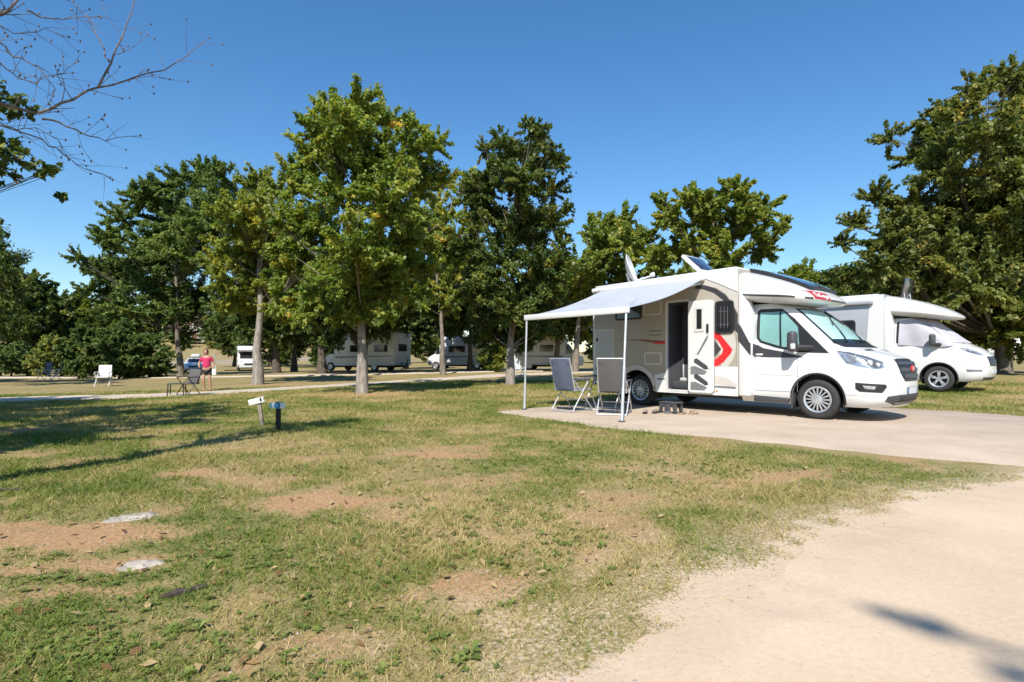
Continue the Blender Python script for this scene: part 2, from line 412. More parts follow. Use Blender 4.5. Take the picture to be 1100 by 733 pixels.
so_ = ramp(nt, [(.3, (.25, .135, .062)), (.5, (.40, .235, .118)), (.7, (.52, .345, .195))]); L(n2.outputs[0], so_.inputs[0])
sa = ramp(nt, [(.3, (.52, .385, .26)), (.5, (.585, .445, .308)), (.7, (.63, .495, .355))]); L(n2.outputs[0], sa.inputs[0])
k1 = math_('ADD', attr('dry').outputs['Fac'], math_('MULTIPLY', math_('SUBTRACT', n1.outputs[0], .5), 1.3), True)
c1 = mix(k1, gr.outputs[0], dr.outputs[0])
earth = mix(attr('sand').outputs['Fac'], so_.outputs[0], sa.outputs[0])
d0 = math_('ADD', attr('dirt').outputs['Fac'], math_('MULTIPLY', math_('SUBTRACT', n2.outputs[0], .5), 1.8))
d1 = N(nt, 'ShaderNodeMapRange'); d1.interpolation_type = 'SMOOTHSTEP'; d1.inputs[1].default_value = .30; d1.inputs[2].default_value = .85; L(d0, d1.inputs[0])
c2 = mix(d1.outputs[0], c1, earth)
b = N(nt, 'ShaderNodeBsdfPrincipled'); b.inputs['Roughness'].default_value = .95; b.inputs['Specular IOR Level'].default_value = .15
L(c2, b.inputs['Base Color'])
bp = N(nt, 'ShaderNodeBump'); bp.inputs['Strength'].default_value = .5; bp.inputs['Distance'].default_value = .02
L(math_('ADD', n2.outputs[0], n1.outputs[0]), bp.inputs['Height']); L(bp.outputs[0], b.inputs['Normal']); L(b.outputs[0], o.inputs[0])
M['ground'] = gm
g = pymesh('ground', V, F, gm, None, {'dirt': bare(GX, GY), 'dry': dryness(GX, GY), 'sand': sandy(GX, GY)}, smooth=True)
tag(g, kind='structure')
GR = dict(x=gx, y=gy, z=GZ.reshape(n, n))
def gz(x, y):
    """height of the ground mesh"""
    x = np.asarray(x, float); y = np.asarray(y, float)
    i = np.clip(np.searchsorted(GR['x'], x)-1, 0, n-2); j = np.clip(np.searchsorted(GR['y'], y)-1, 0, n-2)
    tx = (x-GR['x'][i])/(GR['x'][i+1]-GR['x'][i]); ty = (y-GR['y'][j])/(GR['y'][j+1]-GR['y'][j]); Z = GR['z']
    return (Z[j, i]*(1-tx)+Z[j, i+1]*tx)*(1-ty)+(Z[j+1, i]*(1-tx)+Z[j+1, i+1]*tx)*ty
def G(x, y): return float(gz(x, y))

# ---- sandy track in front
def sandmat(name, c0, c1, c2, sc_=40, peb=0):
    m, nt, o = newmat(name); L = nt.links.new
    p = N(nt, 'ShaderNodeNewGeometry'); b = N(nt, 'ShaderNodeBsdfPrincipled'); b.inputs['Roughness'].default_value = .95; b.inputs['Specular IOR Level'].default_value = .15
    a = N(nt, 'ShaderNodeTexNoise'); a.inputs['Scale'].default_value = sc_; a.inputs['Detail'].default_value = 8; a.inputs['Roughness'].default_value = .7
    q = N(nt, 'ShaderNodeTexNoise'); q.inputs['Scale'].default_value = 1.1; q.inputs['Detail'].default_value = 5
    L(p.outputs['Position'], a.inputs['Vector']); L(p.outputs['Position'], q.inputs['Vector'])
    ad = N(nt, 'ShaderNodeMath', operation='MULTIPLY_ADD'); ad.inputs[1].default_value = .45; L(q.outputs[0], ad.inputs[0])
    m2 = N(nt, 'ShaderNodeMath', operation='MULTIPLY'); m2.inputs[1].default_value = .55; L(a.outputs[0], m2.inputs[0]); L(m2.outputs[0], ad.inputs[2])
    r = ramp(nt, [(.34, c0), (.5, c1), (.64, c2)]); L(ad.outputs[0], r.inputs[0])
    vo = N(nt, 'ShaderNodeTexVoronoi'); vo.inputs['Scale'].default_value = 70; L(p.outputs['Position'], vo.inputs['Vector'])
    lt = N(nt, 'ShaderNodeMath', operation='LESS_THAN'); lt.inputs[1].default_value = .16; L(vo.outputs['Distance'], lt.inputs[0])
    sel = N(nt, 'ShaderNodeSeparateColor'); L(vo.outputs['Color'], sel.inputs[0])
    gt = N(nt, 'ShaderNodeMath', operation='GREATER_THAN'); gt.inputs[1].default_value = 1-peb; L(sel.outputs[0], gt.inputs[0])
    mu = N(nt, 'ShaderNodeMath', operation='MULTIPLY'); L(lt.outputs[0], mu.inputs[0]); L(gt.outputs[0], mu.inputs[1])
    mx = N(nt, 'ShaderNodeMix', data_type='RGBA'); L(mu.outputs[0], mx.inputs[0]); L(r.outputs[0], mx.inputs[6]); mx.inputs[7].default_value = (.22, .17, .13, 1)
    L(mx.outputs[2], b.inputs['Base Color'])
    bp = N(nt, 'ShaderNodeBump'); bp.inputs['Strength'].default_value = .2; bp.inputs['Distance'].default_value = .012; L(a.outputs[0], bp.inputs['Height']); L(bp.outputs[0], b.inputs['Normal'])
    L(b.outputs[0], o.inputs[0]); return m
M['sand'] = sandmat('pale_sand_track', (.52, .385, .26), (.585, .445, .308), (.63, .495, .355), 34, .15)
M['gravel'] = sandmat('compacted_gravel_pitch', (.36, .285, .21), (.46, .365, .275), (.54, .44, .34), 60, .5)
M['pathdust'] = sandmat('dusty_path', (.42, .34, .25), (.52, .43, .33), (.60, .51, .41), 8, .3)

def resample(P, st):
    out = []
    for (x0, y0), (x1, y1) in zip(P, P[1:]):
        k = max(1, int(math.hypot(x1-x0, y1-y0)/st))
        out += [(x0+(x1-x0)*i/k, y0+(y1-y0)*i/k) for i in range(k)]
    return np.array(out+[P[-1]])
def ribbon(name, P, w0, w1, mat, lift, st, cols, rag, ruts=False):
    """sheet following the ground between two offsets of a line (positive = right of it)"""
    q = resample(P, st)
    for _ in range(8): q[1:-1] = (q[:-2]+2*q[1:-1]+q[2:])/4
    t = np.gradient(q, axis=0); t /= np.linalg.norm(t, axis=1, keepdims=True); nrm = np.stack([t[:, 1], -t[:, 0]], 1)
    k = len(q); e0 = w0+rag*(fbm(np.arange(k)*st*1.2, np.zeros(k), 51)-.5)*2+rag*1.3*(fbm(np.arange(k)*st*6, np.zeros(k), 55)-.5); e1 = w1+rag*(fbm(np.arange(k)*st*1.2, np.ones(k)*9, 52)-.5)*2
    V = []
    for c in range(cols+1):
        f = c/cols; p = q+nrm*(e0*(1-f)+e1*f)[:, None]
        z = gz(p[:, 0], p[:, 1])+lift*(1 if 0 < c < cols else -1.5)
        if ruts and 2 < c < cols: z = z+.016*fbm(p[:, 0]*.9, p[:, 1]*.9, 58)+.012*fbm(p[:, 0]*3.5, p[:, 1]*3.5, 59)+.014*sum(math.exp(-((f*7.4-q_)/.16)**2) for q_ in (1.05, 1.75, 2.9, 3.5))*(.6+.8*fbm(p[:, 0]*2, p[:, 1]*2, 60))
        V.append(np.column_stack([p, z]))
    V = np.concatenate(V); I = np.arange((cols+1)*k).reshape(cols+1, k)
    F = np.stack([I[:-1, :-1], I[:-1, 1:], I[1:, 1:], I[1:, :-1]], -1).reshape(-1, 4)
    return tag(pymesh(name, V, F, mat, None, smooth=True), kind='structure')
ribbon('sandy_road', EDGE, .12, 7.5, M['sand'], .006, .05, 74, .22, True)
ribbon('path', PATH, -1.25, 1.25, M['pathdust'], .03, .25, 10, .35)
ribbon('far_path', [(-70,46),(-45,42),(-30,37.5),(-18,35.5),(-8,37),(2,40.5)], -.9, .9, M['pathdust'], .05, .5, 8, .3)

# ---- gravel pitch under the motorhome: a low slab with a worn edge
def pitch():
    P = [(-4.75,-4.3),(-3.2,-4.45),(-1.9,-4.55),(-.8,-4.35),(.3,-4.1),(1.9,-3.9),(3.0,-3.7),(4.4,-3.5),(7.5,-3.2),(7.5,2.4),(2.3,2.45),(.8,2.6),(-4.6,2.5),(-4.9,0),(-4.75,-4.3)]
    q = resample(P, .12); k = len(q)
    an = .16*(fbm(np.arange(k)*.22, np.zeros(k), 61)-.5)*2
    c = np.array([0, -.9]); d = q-c; q = q+d/np.linalg.norm(d, axis=1, keepdims=True)*an[:, None]
    m = MB(); b = bmesh.new(); top = []
    for lx, ly in q[:-1]:
        p = rvw(lx, ly); top.append(b.verts.new((p.x, p.y, .022)))
    f = b.faces.new(top)
    if f.normal.z < 0: f.normal_flip()
    r = bmesh.ops.extrude_edge_only(b, edges=b.edges[:])
    for v in r['geom']:
        if isinstance(v, bmesh.types.BMVert):
            cc = rvw(0, -.9); dd = Vector((v.co.x-cc.x, v.co.y-cc.y, 0)).normalized()*.12
            v.co += dd; v.co.z = -.03
    bmesh.ops.triangulate(b, faces=[f])
    m.add(b, M['gravel']); return tag(m.build('gravel_pitch'), kind='structure')
pitch()

# ------------------------------------------------------------------ grass
M['blade'] = leafmat('grass_blades', [(0, (.085, .145, .018)), (.40, (.168, .215, .034)), (.66, (.33, .29, .095)), (1, (.54, .42, .20))], .3, .55, .3)
M['weed'] = leafmat('broad_weed_leaves', [(0, (.11, .165, .03)), (1, (.26, .30, .075))], .25, .45, .4)
def field(nt_, rmin, rmax, pw):
    """tuft centres all round the view, thinner with distance"""
    uu = rng.random(nt_); k = 2-pw
    r = (rmin**k+(rmax**k-rmin**k)*uu)**(1/k); th = (rng.random(nt_)-.5)*2*R(58)
    return r*np.sin(th), r*np.cos(th), r
def grass():
    X, Y, r = field(150000, 1.3, 26, 1.25)
    lx, ly = rvloc(X, Y)
    keep = ~((lx > -4.85) & (lx < 7.5) & (ly > -4.45) & (ly < 2.5))
    keep &= (sdist(X, Y, PATH) < -1.2) | (sdist(X, Y, PATH) > 1.2)
    bd = bare(X, Y)
    clump = fbm(X*3.2, Y*3.2, 71)
    keep &= rng.random(len(X)) > np.clip(bd*1.02, 0, .90)+.085*(sandy(X, Y) > .7)*(bd > .8)
    keep &= rng.random(len(X)) < .35+1.3*clump
    X, Y, r, bd = X[keep], Y[keep], r[keep], bd[keep]
    k = 7; nT = len(X)
    X = np.repeat(X, k); Y = np.repeat(Y, k); r = np.repeat(r, k); bd = np.repeat(bd, k); nB = len(X)
    sp = .018+.006*r
    X = X+rng.normal(0, 1, nB)*sp; Y = Y+rng.normal(0, 1, nB)*sp
    tall = fbm(X*1.1, Y*1.1, 73)
    hh = (.010+.034*rng.random(nB)**1.8)*(.55+1.1*tall)*(1+.04*r)*(1-.55*bd)
    wd = (.0016+.0014*rng.random(nB))*(1+.16*r)
    a = rng.random(nB)*2*np.pi; ln = hh*(.35+1.5*rng.random(nB))
    z = gz(X, Y)-.004
    dx, dy = np.cos(a), np.sin(a); fa = rng.random(nB)*np.pi
    px, py = np.cos(fa)*wd, np.sin(fa)*wd
    V = np.empty((nB, 3, 3))
    V[:, 0] = np.stack([X-px, Y-py, z], 1); V[:, 1] = np.stack([X+px, Y+py, z], 1)
    V[:, 2] = np.stack([X+dx*ln, Y+dy*ln, z+hh], 1)
    F = np.arange(nB*3).reshape(nB, 3)
    t = np.clip(dryness(X, Y)*.66+.42*bd+.14+rng.normal(0, .17, nB), 0, 1)
    o = pymesh('grass', V.reshape(-1, 3), F, M['blade'], None, np.repeat(t, 3)); tag(o, kind='stuff')
    o['label'] = 'short trampled grass, green and straw coloured, between bare patches'
grass()
def weeds():
    C = [(-1.9,2.15,.5,.18,170),(-2.4,2.75,.55,.2,150),(-1.5,2.05,.35,.15,110),(-2.9,2.7,.4,.25,80),(.25,3.65,.3,.25,130),(-.35,4.1,.6,.3,110),(-.9,3.3,.5,.4,130),(-.3,3.1,.4,.3,90),(1.6,5.1,.6,.3,150),(-1.2,3.0,.6,.3,120),(.1,2.9,.3,.15,50),(-.55,2.4,.5,.12,60),
         (2.5,5.6,.5,.25,80),(0,5.6,1.2,.6,130),(-2,6,1.2,.6,90),(-3.5,5.8,1,.5,80),(1.0,6.4,1,.5,90),(-.4,1.95,.3,.08,50)]
    Vs, T = [], []
    for cx, cy, sx, sy, cnt in C:
        for _ in range(int(cnt*.9)):
            x, y = cx+rng.normal()*sx, cy+rng.normal()*sy
            if float(bare(np.array([x]), np.array([y]))[0]) > .5: continue
            z = G(x, y); kk = rng.integers(4, 8); ph = rng.random()*6.3; big = rng.random() < .10; s = (.010+.017*rng.random())*(1.7 if big else 1)
            for i in range(kk):
                aa = ph+i*2*math.pi/kk+rng.normal()*.3; l = s*(.7+.6*rng.random()); wv = l*(.24+.14*rng.random()); e = .15+.5*rng.random()
                d = np.array([math.cos(aa), math.sin(aa), 0]); sdv = np.array([-d[1], d[0], 0]); o0 = np.array([x, y, z+.006])
                mid = o0+d*l*.55+np.array([0, 0, l*e]); tip = o0+d*l*1.1+np.array([0, 0, l*e*.7])
                Vs += [o0, mid+sdv*wv, tip, mid-sdv*wv]; T += [rng.random()]*4
    V = np.array(Vs); F = np.arange(len(V)).reshape(-1, 4)
    o = pymesh('low_weeds', V, F, M['weed'], None, np.array(T)); tag(o, kind='stuff'); o['label'] = 'low broad-leaved weeds growing through the grass'
weeds()
def pebbles():
    b = bmesh.new(); bmesh.ops.create_icosphere(b, subdivisions=1, radius=1)
    base = np.array([v.co[:] for v in b.verts]); bf = np.array([[v.index for v in f.verts] for f in b.faces]); b.free()
    nP = 5200; X, Y, r = field(nP*3, 1.4, 9, 1.3)
    keep = (bare(X, Y) > .5) & (rng.random(len(X)) < .75); X, Y = X[keep][:nP], Y[keep][:nP]; nP = len(X)
    s = .0018+.0085*rng.random(nP)**4
    z = gz(X, Y)+s*.2
    Vv = base[None]*s[:, None, None]*np.array([1, 1, .6])*(.75+.5*rng.random((nP, len(base), 1)))+np.stack([X, Y, z], 1)[:, None]
    F = (bf[None]+np.arange(nP)[:, None, None]*len(base)).reshape(-1, 3)
    o = pymesh('loose_pebbles', Vv.reshape(-1, 3), F, M['stone'], None); tag(o, kind='stuff'); o['label'] = 'tiny loose pebbles and crumbs on the bare soil and sand'
pebbles()

M['litter'] = leafmat('dry_fallen_leaves', [(0, (.14, .075, .03)), (.5, (.28, .17, .07)), (1, (.46, .34, .17))], .15, .7, .2)
def litter():
    X, Y, r = field(2600, 1.5, 16, 1.2); lx, ly = rvloc(X, Y)
    keep = ~((lx > -4.85) & (lx < 7.5) & (ly > -4.45) & (ly < 2.5)) & (sandy(X, Y) < .4); X, Y = X[keep], Y[keep]; nL = len(X)
    a = rng.random(nL)*6.283; l = .012+.022*rng.random(nL); w_ = l*(.35+.25*rng.random(nL)); z = gz(X, Y)+.008+.014*rng.random(nL)
    d = np.stack([np.cos(a), np.sin(a), rng.normal(0, .25, nL)], 1); s_ = np.stack([-np.sin(a), np.cos(a), rng.normal(0, .3, nL)], 1); c = np.stack([X, Y, z], 1)
    up = np.array([0, 0, .004])
    V = np.stack([c-d*l[:, None], c+s_*w_[:, None]+up, c+d*l[:, None], c-s_*w_[:, None]+up], 1).reshape(-1, 3)
    o = pymesh('fallen_leaves', V, np.arange(nL*4).reshape(nL, 4), M['litter'], None, np.repeat(rng.random(nL), 4)); tag(o, kind='stuff'); o['label'] = 'scattered dry fallen leaves lying in the grass'
litter()

# ------------------------------------------------------------------ stones, bits of bark lying in the grass
def flat_stone(name, label, x, y, a, b2, h, rz, seed, mat=None, cat='stone'):
    bb = bmesh.new(); bmesh.ops.create_icosphere(bb, subdivisions=4, radius=1)
    for v in bb.verts:
        c = v.co.copy(); q = lambda f, o_: float(fbm(np.array([c.x*f+seed*3.1+o_]), np.array([c.y*f+c.z*f*.6+o_]), seed)[0])-.5
        k = 1+1.0*q(1.6, 0)+.5*q(5, 7)
        v.co = Vector((c.x*a*k, c.y*b2*k*1.15, (c.z-.45)*h*(1+2.2*q(2.4, 3)+1.2*q(7, 5))))
    m = MB(); m.add(bb, mat or M['stone']); o = m.build(name, ang=60); o.location = (x, y, G(x, y)-.004); o.rotation_euler = (0, 0, rz)
    return tag(o, label, cat)
p = at(142, 553, 1); 
flat_stone('flat_stone', 'pale limestone slab showing at the far edge of the bare red soil', -2.63, 3.82, .20, .085, .034, .25, 3)
flat_stone('flat_stone', 'pale limestone lump at the near corner of the bare red soil', -1.98, 2.95, .14, .07, .032, .1, 8)
def bark(name, label, x, y, l, rz, seed):
    r_ = random.Random(seed); pts = [(-l/2+l*i/7, r_.uniform(-.006, .006), .012+r_.uniform(-.004, .004)) for i in range(8)]
    m = MB(); m.tube(pts, [.006]+[.015+r_.uniform(-.004, .005) for _ in range(6)]+[.005], M['darkbark'], 7)
    o = m.build(name); o.location = (x, y, G(x, y)); o.rotation_euler = (0, 0, rz); return tag(o, label, 'piece of bark')
M['darkbark'] = barkmat('dark_fallen_bark', (.035, .022, .018), (.12, .08, .065))
bark('fallen_bark', 'short dark brown strip of bark on bare soil in the near grass', -1.53, 2.58, .19, .75, 1)
bark('fallen_bark', 'dark chunk of bark lying in grass under the long branch shadow', -4.15, 4.58, .2, .3, 2)
# ------------------------------------------------------------------ vehicles
class Shell:
    """stacked plan outlines: (z, nose x, half width, corner length, corner power); a side surface and a front surface"""
    def __init__(s, levels, xback, shear=0, xref=0):
        s.lv = np.array(levels, float); s.xb = xback; s.k = shear; s.xref = xref
    def par(s, z):
        Z = s.lv[:, 0]; z = min(max(z, Z[0]), Z[-1]); i = min(int(np.searchsorted(Z, z, 'right'))-1, len(Z)-2); i = max(i, 0)
        t = (z-Z[i])/(Z[i+1]-Z[i]); p0, p1 = s.lv[i, 1:], s.lv[i+1, 1:]
        m0 = (s.lv[i+1, 1:]-s.lv[i-1, 1:])/(Z[i+1]-Z[i-1]) if i > 0 else (p1-p0)/(Z[i+1]-Z[i])
        m1 = (s.lv[i+2, 1:]-s.lv[i, 1:])/(Z[i+2]-Z[i]) if i+2 < len(Z) else (p1-p0)/(Z[i+1]-Z[i])
        h = Z[i+1]-Z[i]; t2, t3 = t*t, t*t*t
        return (2*t3-3*t2+1)*p0+(t3-2*t2+t)*h*m0+(-2*t3+3*t2)*p1+(t3-t2)*h*m1
    def zz(s, zl, x): return zl+s.k*(x-s.xref)
    def side(s, sign, x, z, off=0):
        zl = z-s.k*(x-s.xref); xf, w_, cl, n_ = s.par(zl); xc = xf-cl
        if x <= xc: y = w_
        else:
            q = min(.999, (x-xc)/cl); y = w_*(1-q**n_)**(1/n_)
        return Vector((x, sign*(y+off), z))
    def front(s, y, z, off=0):
        xf, w_, cl, n_ = s.par(z); q = min(.999, abs(y)/w_); x = xf-cl+cl*(1-q**n_)**(1/n_)
        return Vector((x+off, y, z+off*.3))
    def mesh(s, zs, mat, nside=10, nc=14, mb=None, capm=None):
        m = mb or MB(); b = bmesh.new(); rows = []
        for zl in zs:
            xf, w_, cl, n_ = s.par(zl); half = []
            xc = xf-cl
            for k in range(nside): half.append((s.xb+(xc-s.xb)*k/nside, w_))
            for k in range(nc+1):
                ph = math.pi/2*k/nc; half.append((xc+cl*math.sin(ph)**(2/n_), w_*math.cos(ph)**(2/n_) if k < nc else 0))
            pts = [(x, -y) for x, y in half]+[(x, y) for x, y in half[::-1][1:]]
            rows.append([b.verts.new((x, y, s.zz(zl, x))) for x, y in pts])
        for a, c in zip(rows, rows[1:]):
            for k in range(len(a)): 
                k2 = (k+1) % len(a); b.faces.new((a[k], a[k2], c[k2], c[k]))
        for rw, fl in ((rows[0], True), (rows[-1], False)):
            h = len(rw)//2
            for k in range(h):
                a0, a1, c1, c0 = rw[k], rw[k+1], rw[len(rw)-2-k], rw[len(rw)-1-k]
                q = [a0, a1, c1, c0] if a1 is not c1 else [a0, a1, c0]
                try: b.faces.new(q[::-1] if fl else q)
                except ValueError: pass
        bmesh.ops.recalc_face_normals(b, faces=b.faces[:])
        m.add(b, mat); return m
def flat_side(sign, y0):
    return lambda x, z, off: Vector((x, sign*(y0+off), z))
def arcpts(cx, cz, r, a0, a1, n): return [(cx+r*math.cos(R(a0+(a1-a0)*i/n)), cz+r*math.sin(R(a0+(a1-a0)*i/n))) for i in range(n+1)]
def rrect(x0, z0, x1, z1, r=.05, n=4):
    return arcpts(x1-r, z1-r, r, 0, 90, n)+arcpts(x0+r, z1-r, r, 90, 180, n)+arcpts(x0+r, z0+r, r, 180, 270, n)+arcpts(x1-r, z0+r, r, 270, 360, n)
def ringpoly(mb, x0, z0, x1, z1, r, wd, fn, off, mat, thick=.012):
    """frame round an opening"""
    o_ = rrect(x0, z0, x1, z1, r); i_ = rrect(x0+wd, z0+wd, x1-wd, z1-wd, max(r-wd, .01)); n_ = len(o_)
    b = bmesh.new(); lay = []
    for P, of in ((o_, off-thick), (o_, off), (i_, off), (i_, off-thick)): lay.append([b.verts.new(fn(u, v, of)) for u, v in P])
    for a, c in zip(lay, lay[1:]):
        for k in range(n_): b.faces.new((a[k], a[(k+1) % n_], c[(k+1) % n_], c[k]))
    bmesh.ops.recalc_face_normals(b, faces=b.faces[:]); mb.add(b, mat)

def wheel(parent, x, y, z, sign, r=.345, wd=.22, rr=.23, spokes=16, style='cap', simple=False):
    """tyre with rim as sub-part; sign = which side the outer face looks to"""
    mt = Matrix.Translation((x, y, z)) @ Matrix.Rotation(R(90)*(1 if sign < 0 else -1), 4, 'X')   # local +z looks outward
    t = MB(); h = wd/2
    t.lathe([(rr-.01, h-.03), (rr+.004, h-.012), (rr+.03, h-.004), (r-.05, h), (r-.02, h-.012), (r, h-.04), (r, -h+.04), (r-.02, -h+.01), (r-.05, -h), (rr, -h+.02), (.05, -h+.05), (0, -h+.05)], M['rubber'], 20 if simple else 48, mt)
    ty = t.build('wheel', parent)
    m = MB(); d = h-.035
    m.lathe([(0, d-.05), (rr-.035, d-.05), (rr-.03, d)], M['black'], 20 if simple else 40, mt)
    m.lathe([(rr-.035, d+.008), (rr-.028, d+.02), (rr-.004, d+.028), (rr+.003, d+.02)], M['alloy'], 20 if simple else 40, mt)
    if not simple:
        if style == 'cap':
            m.lathe([(.085, d-.01), (.08, d+.02), (.05, d+.028), (0, d+.03)], M['alloy'], 24, mt)
            for k in range(spokes):
                a = 2*math.pi*k/spokes
                m.box((0, 0, 0), (rr-.095, .026, .03), M['alloy'], .006, mt @ Matrix.Rotation(a, 4, 'Z') @ Matrix.Translation(((rr+.035)/2, 0, d+.006)))
        else:
            m.lathe([(.07, d-.02), (.06, d+.012), (0, d+.014)], M['alloy'], 20, mt)
            for k in range(5):
                a = 2*math.pi*k/5+.3
                for da in (-.13, .13):
                    m.box((0, 0, 0), (rr-.07, .035, .03), M['alloy'], .008, mt @ Matrix.Rotation(a+da, 4, 'Z') @ Matrix.Translation(((rr+.02)/2, 0, d)))
    else:
        m.lathe([(0, d), (rr-.06, d)], M['alloy'], 20, mt)
    m.build('rim', ty); return ty
def liner(parent, x, z, r, y0, y1, name='wheel_arch_liner'):
    m = MB(); b = bmesh.new(); n_ = 24; rows = []
    P = [(x+r*math.cos(R(-25+230*i/n_)), z+r*math.sin(R(-25+230*i/n_))) for i in range(n_+1)]
    m.grid([[(px, y0, pz) for px, pz in P], [(px, y1, pz) for px, pz in P], [(x, y1, z) for _ in P]], M['black']); b.free()
    return m.build(name, parent)
def cyl_cutter(x, z, r, y0, y1):
    m = MB(); m.prism([(x+r*math.cos(2*math.pi*i/40), z+r*math.sin(2*math.pi*i/40)) for i in range(40)], y0, y1, M['black']); return m.build('cutter')
def box_cutter(x0, x1, z0, z1, y0, y1, r=.05):
    m = MB(); m.prism(rrect(x0, z0, x1, z1, r), y0, y1, M['black']); return m.build('cutter')

# van cab in the shape of a light commercial vehicle: bonnet, raked screen, doors
CAB = [(.24, 1.00, .90, .50, 2.6), (.32, 1.10, .955, .55, 2.7), (.42, 1.14, .985, .58, 2.7), (.60, 1.15, 1.0, .60, 2.7), (.80, 1.135, 1.005, .62, 2.7), (.95, 1.10, 1.0, .64, 2.7),
       (1.04, 1.035, .99, .62, 2.6), (1.11, .93, .98, .58, 2.5), (1.18, .76, .972, .52, 2.4), (1.24, .58, .965, .46, 2.3), (1.30, .46, .955, .42, 2.2), (1.36, .38, .945, .38, 2.2),
       (1.60, .09, .915, .36, 2.3), (1.80, -.15, .88, .34, 2.4), (1.94, -.32, .845, .32, 2.5), (2.02, -.44, .80, .32, 2.5), (2.10, -.62, .74, .30, 2.5)]
CABZ = [.24, .28, .32, .37, .42, .5, .6, .7, .8, .88, .95, 1.0, 1.04, 1.08, 1.11, 1.145, 1.18, 1.21, 1.24, 1.27, 1.30, 1.33, 1.36, 1.44, 1.52, 1.6, 1.7, 1.8, 1.87, 1.94, 1.98, 2.02, 2.06, 2.10]

def main_motorhome():
    HW = 1.13
    root = thing('motorhome', 'white and greige motorhome with grey awning out, side door open and red chevron', 'motorhome', (RVX, RVY, .022), RVA)
    nb = flat_side(-1, HW); fb = flat_side(1, HW)
    # ---- living box
    m = MB()
    prof = [(-4.99, .44), (-4.99, 2.70), (-4.95, 2.74), (-2.6, 2.775), (-1.36, 2.79), (-1.36, .33), (-3.2, .33), (-3.34, .36), (-4.15, .40)]
    m.prism(prof, -HW, HW, M['greige'], .03, seg=3)
    body = m.build('body', root)
    RW = -3.72
    cut(body, [cyl_cutter(RW, .36, .44, -1.3, -.72), cyl_cutter(RW, .36, .44, .72, 1.3), box_cutter(-2.93, -2.395, .40, 2.245, -1.3, -.55, .06)])
    for s in (-1, 1): liner(root, RW, .36, .438, s*1.125, s*.74)
    # white mouldings: lower skirt, roof edge, rear corner
    m = MB()
    for sgn, fn in ((-1, nb), (1, fb)):
        m.drape([(-3.16, .335), (-1.362, .335), (-1.362, .60), (-2.3, .60), (-2.98, .66), (-3.2, .72)], fn, .010, M['white'], .014, .2) if sgn > 0 else None
        if sgn < 0:
            m.drape([(-3.20, .335), (-2.95, .335), (-2.95, .76), (-3.24, .70)], fn, .012, M['white'], .016, .2)
            m.drape([(-2.95, .335), (-1.362, .335), (-1.362, .375), (-2.95, .375)], fn, .010, M['white'], .014, .2)
            m.drape([(-1.83, .375), (-1.362, .375), (-1.362, .90), (-1.83, .90)], fn, .010, M['white'], .014, .2)
        out = arcpts(RW, .36, .55, 14, 166, 16); inn = arcpts(RW, .36, .445, 166, 14, 16)
        m.drape(out+inn, fn, .018, M['white'] if sgn > 0 else M['palegreige'], .02, .12)
        m.drape([(-4.98, 2.66), (-1.362, 2.71), (-1.362, 2.785), (-4.94, 2.735)], fn, .012, M['white'], .016, .4)
        m.drape([(-4.985, .45), (-4.93, .45), (-4.93, 2.68), (-4.985, 2.68)], fn, .008, M['offwhite'], .012, .4)
    m.box((-3.2, 0, 2.79), (3.55, 2.14, .05), M['white'], .02, Matrix.Rotation(R(-.8), 4, 'Y'))
    m.build('body_moulding', root)
    # ---- decals
    m = MB()
    # greige band over the door curving down to the cab, dark arc beneath it
    band = [(-2.22, 2.66), (-2.05, 2.66), (-1.362, 2.34), (-1.362, 1.92), (-1.45, 2.1), (-1.6, 2.31), (-1.80, 2.45), (-2.05, 2.53), (-2.25, 2.55)]
    m.drape(band, nb, .003, M['palegreige'], .004, .15); m.build('flank_band', root); m = MB()
    m.drape([(-2.2, 2.672), (-2.05, 2.665), (-1.75, 2.53), (-1.362, 2.335), (-1.362, 2.782), (-2.2, 2.77)], nb, .013, M['white'], .012, .2); m.build('white_corner', root); m = MB()
    dk = [(-2.25, 2.545), (-2.05, 2.525), (-1.81, 2.44), (-1.61, 2.30), (-1.46, 2.09), (-1.366, 1.9), (-1.366, 1.55), (-1.45, 1.62), (-1.53, 1.98), (-1.66, 2.20), (-1.86, 2.36), (-2.08, 2.45), (-2.28, 2.48)]
    m.drape(dk, nb, .004, M['decal'], .004, .15); m.build('dark_arc', root); m = MB()
    # pale roundel, red chevron, black arrow
    m.drape(arcpts(-1.95, 1.30, .55, -62, 62, 14)+[(-1.83, 1.79)], nb, .0035, M['palegreige'], .004, .15); m.build('roundel', root); m = MB()
    m.drape([(-1.95, 1.60), (-1.78, 1.60), (-1.47, 1.235), (-1.50, 1.16), (-1.66, .98), (-1.80, .905), (-1.95, .89), (-1.95, 1.02), (-1.80, 1.05), (-1.68, 1.16), (-1.66, 1.24), (-1.78, 1.43), (-1.90, 1.50)], nb, .0065, M['red'], .004, .1); m.build('red_chevron', root); m = MB()
    m.drape([(-1.95, 1.44), (-1.85, 1.43), (-1.70, 1.24), (-1.84, 1.09), (-1.95, 1.08)], nb, .0065, M['decal'], .004, .1); m.build('black_arrow', root); m = MB()
    m.drape([(-1.83, .72), (-1.6, .69), (-1.372, .56), (-1.372, .5), (-1.83, .56)], nb, .0125, M['palegreige'], .004, .15); m.build('skirt_decal', root); m = MB()
    m.drape([(-1.83, .485), (-1.40, .475), (-1.40, .515), (-1.83, .525)], nb, .0135, M['greydecal'], .004, .3); m.build('side_reflector', root); m = MB()
    m.drape([(-3.16, .60), (-2.98, .60), (-2.98, .635), (-3.16, .635)], nb, .0145, M['greydecal'], .004, .3); m.build('side_reflector', root); m = MB()
